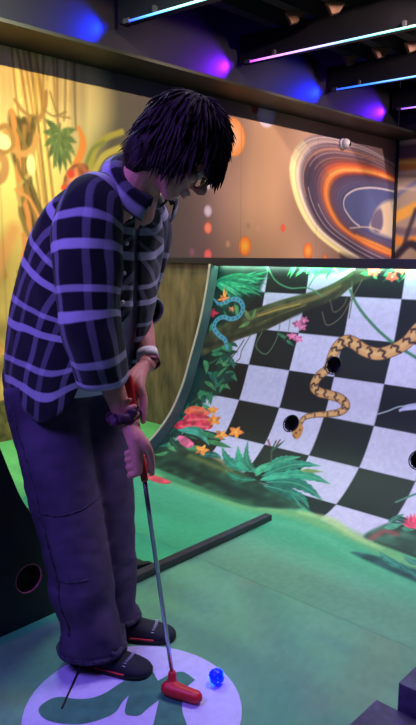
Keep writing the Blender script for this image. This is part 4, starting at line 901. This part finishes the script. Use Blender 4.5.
# ---- jeans
def build_jeans():
    j = MB()
    j.add(*ball((MIDX, 1.855, .885), (.195, .165, .135), np.array([[1, 0, 0], [0, 1, -.15], [0, .15, 1]]).T, 30, 20))
    j.add(*tube([(MIDX, 1.82, .86), (MIDX, 1.80, .96), (MIDX, 1.79, 1.0)], [.14, .145, .14], 24, 10, flat=1.28, ref=(0, 1, 0)))
    RL = [(1.188, 1.825, .86), (1.175, 1.78, .72), (1.164, 1.715, .56), (1.164, 1.665, .42), (1.172, 1.638, .26), (1.18, 1.616, .12), (1.182, 1.61, .045)]
    LL = [(1.36, 1.83, .86), (1.356, 1.80, .72), (1.347, 1.755, .56), (1.338, 1.725, .42), (1.332, 1.705, .26), (1.332, 1.698, .13), (1.336, 1.692, .06)]
    j.add(*tube(RL, [.132, .120, .108, .104, .100, .096, .100], 30, 40, round_ends=False)); j.add(*tube(LL, [.132, .118, .104, .098, .094, .090, .094], 30, 40))
    # stacked folds above the hems
    r = random.Random(4)
    V_, F_ = remesh(j.V, j.F, .009, 6, .5)
    V_ = np.array(V_)
    out = []
    for v in V_:
        k = max(0, min(1, (.34-v[2])/.3)); amp = .006+.014*k
        d = mnoise.noise_vector(Vector((v[0]*7, v[1]*7, v[2]*(13 if k > .2 else 6)+3))); d2 = mnoise.noise_vector(Vector((v[0]*20, v[1]*20, v[2]*30)))
        out.append(v+amp*np.array((d[0], d[1], 0))+.003*np.array((d2[0], d2[1], 0)))
    out = np.array(out)
    jn = mesh_obj('jeans', out, F_, M_denim, person, True)
    # out-seam and knee stitching follow the cloth surface
    from mathutils.bvhtree import BVHTree
    bv = BVHTree.FromPolygons([tuple(v) for v in out], F_)
    def onto(q, d):
        h_ = bv.ray_cast(Vector(q)-Vector(d)*.5, Vector(d)); return np.array(h_[0]) if h_[0] else None
    def seam(L, R0, name, w_):
        q = [np.asarray(x, float) for x in L]; P = [x for x in (onto(x, R0) for x in catmull(np.array(q), 40)) if x is not None]; P = [a for k, a in enumerate(P) if k == 0 or np.linalg.norm(a-P[k-1]) < .06]
        V_, F_ = tube(P, w_, 8, 80); mesh_obj(name, jitter(V_, .0018, 90), F_, M_seam, jn)
    D = Vector((.78, .62, 0)).normalized()
    # view-independent: the out-seam is the -X side of the right leg
    seam([(1.0, 1.80, .80), (1.0, 1.755, .70), (1.0, 1.69, .56), (1.0, 1.645, .42), (1.0, 1.615, .26), (1.0, 1.60, .14)], (1, 0, 0), 'side_seam', .0048)
    seam([(1.04, 1.66, .520), (1.07, 1.62, .516), (1.11, 1.58, .522), (1.16, 1.54, .54)], Vector((.68, .73, 0)), 'knee_seam', .003)
    seam([(1.06, 1.62, .320), (1.09, 1.585, .316), (1.13, 1.55, .322)], Vector((.68, .73, 0)), 'knee_seam', .003)
    # hem bands
    for L, rr in ((RL, .100), (LL, .094)):
        c = np.array(L[-1]); th = np.linspace(0, 2*math.pi, 36, endpoint=False); P = []
        for a in th:
            d = Vector((-math.cos(a), -math.sin(a), 0)); h_ = bv.ray_cast(Vector((c[0]+math.cos(a)*.25, c[1]+math.sin(a)*.25, c[2]+.016)), d); P.append(np.array(h_[0]) if h_[0] else c+rr*np.array((math.cos(a), math.sin(a), 0)))
        V_, F_ = tube(P, .0085, 8, 72, closed=True, ref=(0, 0, 1), flat=1.0); mesh_obj('hem', jitter(V_, .003, 40), F_, M_seam, jn)
build_jeans()

# ---- shoes
def build_shoe(hl, fd, seed, ls):
    sd = np.array((-fd[1], fd[0], 0)); up = np.array((0, 0, 1.))
    st = [(-.012, .020, .030), (0, .034, .058), (.03, .040, .078), (.08, .043, .082), (.13, .045, .070), (.18, .049, .056), (.22, .049, .046), (.25, .041, .038), (.268, .026, .028), (.274, .008, .016)]; st = [(q[0]*ls, q[1]*.95, q[2]*.92) for q in st]
    A = catmull(np.array(st), 40); rings = []
    for t, w_, hgt in A:
        th = np.linspace(0, 2*math.pi, 26, endpoint=False); c, s = np.cos(th), np.sin(th); rings.append([hl+fd*t+sd*(w_*np.sign(cc)*abs(cc)**.8)+up*(.010+(hgt-.010)*max(0, ss)**.85 if ss > 0 else .010+.008*ss*abs(ss)**.1) for cc, ss in zip(c, s)])
    V_, F_ = skin_rings(rings); sh = mesh_obj('knit_shoe', V_, F_, M_shoe, person, True)
    out = [hl+fd*t+sd*(w_+.003)+up*.001 for t, w_, h_ in A]+[hl+fd*t-sd*(w_+.003)+up*.001 for t, w_, h_ in A[::-1]]
    n_ = len(out); V_ = out+[q+up*.012 for q in out]; F_ = [tuple(range(n_-1, -1, -1)), tuple(range(n_, 2*n_))]+[(i, (i+1) % n_, n_+(i+1) % n_, n_+i) for i in range(n_)]
    mesh_obj('sole', V_, F_, mat('sole_black', (12, 12, 18), .6), sh, False)
    for s_ in (-1, 1):
        V_, F_ = tube([hl+fd*t+s_*sd*(np.interp(t, A[:, 0], A[:, 1])+.002)+up*.017 for t in (.09*ls, .13*ls, .17*ls, .20*ls)], .0030, 6, 20); o = mesh_obj('red_piping', V_, F_, mat('red_piping', (196, 44, 52), .6), sh); o['label'] = 'red piping above the sole'
    # pale script across the toe: little separate strokes
    g = MB(); r = random.Random(seed)
    for k in range(12):
        f_ = -.85+1.7*k/11; t = (.190+.012*math.cos(f_*1.4))*ls; w_ = np.interp(t, A[:, 0], A[:, 1]); hgt = np.interp(t, A[:, 0], A[:, 2]); c = abs(f_); z = .012+(hgt-.012)*max(0, 1-c**2.6)**.42
        q = hl+fd*t+sd*(w_*.97*f_)+up*(z+.0035); g.add(*tube([q-fd*.005, q+sd*.002, q+fd*.005], [.0012, .0016, .0012], 5, 4))
    o = g.obj('toe_script', mat('white_thread', (204, 200, 214), .7), sh, smooth=True); o['label'] = 'white script stitched across the toe'
    return sh
build_shoe(RHEEL, RFD, 1, .93); build_shoe(LHEEL, LFD, 2, .90)

# ---- wrist things
def band(c, ax, r_, h_, m, name, thick=.003, flat=1.0):
    ax = ax/np.linalg.norm(ax); ref = np.array((1., 0, 0)); n1 = ref-ax*(ref@ax); n1 /= np.linalg.norm(n1); n2 = np.cross(ax, n1); th = np.linspace(0, 2*math.pi, 36, endpoint=False)
    rg = lambda rr, d: [c+ax*d+rr*(math.cos(a)*n1+flat*math.sin(a)*n2) for a in th]
    V_, F_ = skin_rings([rg(r_, -h_/2), rg(r_+thick, -h_/2), rg(r_+thick, h_/2), rg(r_, h_/2), rg(r_, -h_/2)], False); return mesh_obj(name, V_, F_, m, person, True)
lv = LWR-LEL; lv /= np.linalg.norm(lv)
wb = band(LWR-lv*.022, lv, .0318, .028, mat('paper_band', (240, 232, 222), .5), 'paper_wristband', .0012)
# printed scribble on the paper band
g = MB(); axd = lv; n1 = np.array((-1., -.5, 0)); n1 -= axd*(n1@axd); n1 /= np.linalg.norm(n1); n2 = np.cross(axd, n1)
for k in range(7):
    a = -.32+.64*k/6; q = LWR-lv*.020+(n1*math.cos(a)+n2*math.sin(a))*.0331; g.add(*tube([q-axd*.005*(1 if k % 2 else .4), q+axd*.005*(.4 if k % 2 else 1)], .0009, 5, 3))
g.obj('print', mat('ink', (60, 54, 70), .6), wb)
band(LWR+lv*.004, lv, .0305, .015, mat('maroon_strap', (112, 34, 46), .5), 'maroon_wrist_strap', .003)
rv = RWR-REL; rv /= np.linalg.norm(rv); c = RWR+rv*.002; n1 = np.array((1., 0, 0)); n1 -= rv*(n1@rv); n1 /= np.linalg.norm(n1); n2 = np.cross(rv, n1)
P = [c+(.035+.004*math.sin(a*9))*(math.cos(a)*n1+math.sin(a)*n2)+rv*.005*math.sin(a*7+1) for a in np.linspace(0, 2*math.pi, 60, endpoint=False)]
V_, F_ = tube(P, [.0125+.003*math.sin(k*2.3) for k in range(60)], 12, 180, closed=True, ref=rv); mesh_obj('scrunchie', jitter(V_, .004, 60), F_, mat('plum_scrunchie', (62, 22, 50), .7, var=.3, scale=60), person)

# ---- lace that trails from the heel
lp = [onz(80, 666, .03), onz(77, 674, .006), onz(70, 690, .004), onz(62, 708, .004)]
V_, F_ = tube(lp, .0030, 8, 24, round_ends=True); mesh_obj('trailing_lace', V_, F_, mat('black_lace', (9, 9, 12), .7), person)

# ---- putter
HEADP = onz(178, 688, .02); 
putter = thing('putter', (HEADP[0], HEADP[1], 0), 'mini golf putter with a red rubber head and chrome shaft held in both hands', 'putter')
M_red = mat('red_rubber', (206, 36, 44), .45, var=.06, scale=30); M_chrome = mat('chrome_shaft', (198, 196, 206), .22, metal=1.0)
gdir = GD
V_, F_ = tube([GTOP-gdir*.004, GTOP+gdir*.01, GBOT, GBOT+gdir*.012], [.0115, .0122, .0105, .0085], 16, 16, round_ends=True); mesh_obj('grip', V_, F_, M_red, putter)
sh0 = GBOT+gdir*.004; sh1 = onz(172.5, 676, .055)
V_, F_ = tube([sh0, sh1], [.0068, .0058], 14, 6); mesh_obj('shaft', V_, F_, M_chrome, putter)
# head: hosel neck and a soft bar that lies across
a_, b_ = onz(168, 688, .024), onz(196, 697, .022)
hm = MB(); hm.add(*tube([a_, a_*.7+b_*.3, a_*.35+b_*.65, b_], [.0215, .0235, .0205, .0195], 18, 18, flat=1.0, round_ends=True)); hm.add(*tube([sh1+(sh0-sh1)*.012, sh1*.5+.5*(a_*.85+b_*.15), a_*.85+b_*.15], [.0125, .0145, .018], 16, 12, round_ends=True))
V_, F_ = remesh(hm.V, hm.F, .003, 4, .5); V_ = np.array(V_); V_[:, 2] = np.maximum(V_[:, 2], .002); mesh_obj('putter_head', V_, F_, M_red, putter)

# ---- glowing ball
def build_ball():
    r_ = .0240; c = onz(216.5, 676.5, r_+.002)
    import bmesh
    m = mat('glow_ball', (4, 8, 70), .25, spec=.3, emit=(2, 8, 255), estr=9.0)
    nt = m.node_tree; b = nt.nodes['Principled BSDF']; tc = nt.nodes['Texture Coordinate']; no = node(nt, 'ShaderNodeTexNoise'); no.inputs['Scale'].default_value = 45; nt.links.new(tc.outputs['Object'], no.inputs['Vector'])
    cr = node(nt, 'ShaderNodeValToRGB'); cr.color_ramp.elements[0].position = .56; cr.color_ramp.elements[0].color = rgba((1, 5, 225)); cr.color_ramp.elements[1].position = .70; cr.color_ramp.elements[1].color = rgba((14, 90, 255)); nt.links.new(no.outputs['Fac'], cr.inputs['Fac']); nt.links.new(cr.outputs['Color'], b.inputs['Emission Color'])
    V_, F_ = ball((0, 0, 0), 1, None, 64, 40); V_ = np.array(V_); N_ = 150; dm = []
    for k in range(N_): z = 1-2*(k+.5)/N_; a = k*2.399963; q = math.sqrt(1-z*z); dm.append((q*math.cos(a), q*math.sin(a), z))
    dt = (V_@np.array(dm).T).max(1); ang = np.arccos(np.clip(dt, -1, 1)); dep = .035*np.clip(1-(ang/.105)**2, 0, 1); V_ = V_*(1-dep)[:, None]*r_+c
    o = mesh_obj('golf_ball', V_, F_, m, None, True, base=c); tag(o, 'small glowing blue golf ball at the edge of the white emblem', 'ball')
build_ball()


# ================================================================== LIGHTS
def light(name, kind, loc, energy, col, aim=None, size=.3, sizey=None, spot=60, blend=.5):
    l = bpy.data.lights.new(name, kind); l.energy = energy; l.color = tuple(float(x) for x in lin(col))
    if kind == 'AREA':
        l.size = size
        if sizey: l.shape = 'RECTANGLE'; l.size_y = sizey
    elif kind == 'SPOT': l.spot_size = math.radians(spot); l.spot_blend = blend; l.shadow_soft_size = size
    else: l.shadow_soft_size = size
    o = bpy.data.objects.new(name, l); COL.objects.link(o); o.location = loc
    if aim is not None: o.rotation_euler = (Vector(aim)-Vector(loc)).to_track_quat('-Z', 'Y').to_euler()
    return o
# warm spots that wash the printed walls from among the beams
for x, e, c in [(1.3, 170, (255, 226, 160)), (2.75, 200, (255, 232, 170)), (4.55, 150, (255, 226, 200)), (6.0, 190, (255, 226, 210)), (7.1, 120, (255, 226, 215))]:
    light('wall_spot', 'SPOT', (x, 1.9, 3.19), e, c, aim=(x, WALL_Y, 1.75), size=.02, spot=80, blend=.5)
light('wall_spot', 'SPOT', (5.7, 2.6, 3.19), 330, (255, 230, 215), aim=(RIGHT_X, 3.2, 1.8), size=.02, spot=60, blend=.5)  # extra spot added to brighten the right wall
# violet black-light panels over the tee
light('blacklight', 'AREA', (-.55, 1.25, 2.7), 50, (150, 124, 255), aim=(1.1, 1.6, .7), size=.8)
light('blacklight', 'AREA', (-.6, 2.6, 2.8), 36, (128, 102, 255), aim=(1.1, 1.7, .9), size=.8)
# cool white panels over the lane and ramp
light('lane_light', 'AREA', (2.55, 1.0, 3.0), 37, (222, 206, 250), aim=(2.75, 1.6, .2), size=1.0).data.spread = math.radians(115)
light('lane_light', 'AREA', (2.2, 3.3, 3.1), 40, (206, 255, 222), aim=(2.5, 3.3, .2), size=.8)
# added coloured spots beside the LED tube ends throw fans on the wall
for (a, b), c, e in zip(TUBES, [(10, 40, 255), (120, 20, 255), (10, 30, 255), (90, 20, 255)], (52, 46, 58, 46)):
    q = onz(*a, TUBE_Z); light('added_fan_spot', 'SPOT', (q[0]-.05, WALL_Y-.075, q[2]-.01), e, c, aim=(q[0]-.50, WALL_Y+.03, q[2]-.09), size=.02, spot=100, blend=.9); light('added_fan_spot', 'SPOT', (q[0]-.02, WALL_Y-.05, q[2]), e*.022, c, aim=(q[0]-.2, WALL_Y+.03, q[2]-.03), size=.015, spot=110, blend=.9)
w = bpy.data.worlds.new('World'); scene.world = w; w.use_nodes = True
bg = w.node_tree.nodes['Background']; bg.inputs['Color'].default_value = (.10, .09, .22, 1); bg.inputs['Strength'].default_value = .12

# ================================================================== CAMERA
cd = bpy.data.cameras.new('camera'); cam = bpy.data.objects.new('camera', cd); COL.objects.link(cam)
cd.sensor_fit = 'VERTICAL'; cd.sensor_height = 24; cd.lens = 24*FPX/725.0; cd.clip_start = .02
Mx = Matrix(((RT[0], UP[0], -FW[0], 0), (RT[1], UP[1], -FW[1], 0), (RT[2], UP[2], -FW[2], CAMH), (0, 0, 0, 1))); cam.matrix_world = Mx
scene.camera = cam
vs = scene.view_settings; vs.view_transform = 'Standard'; vs.look = 'None'; vs.exposure = 0; vs.gamma = 1; vs.use_curve_mapping = False
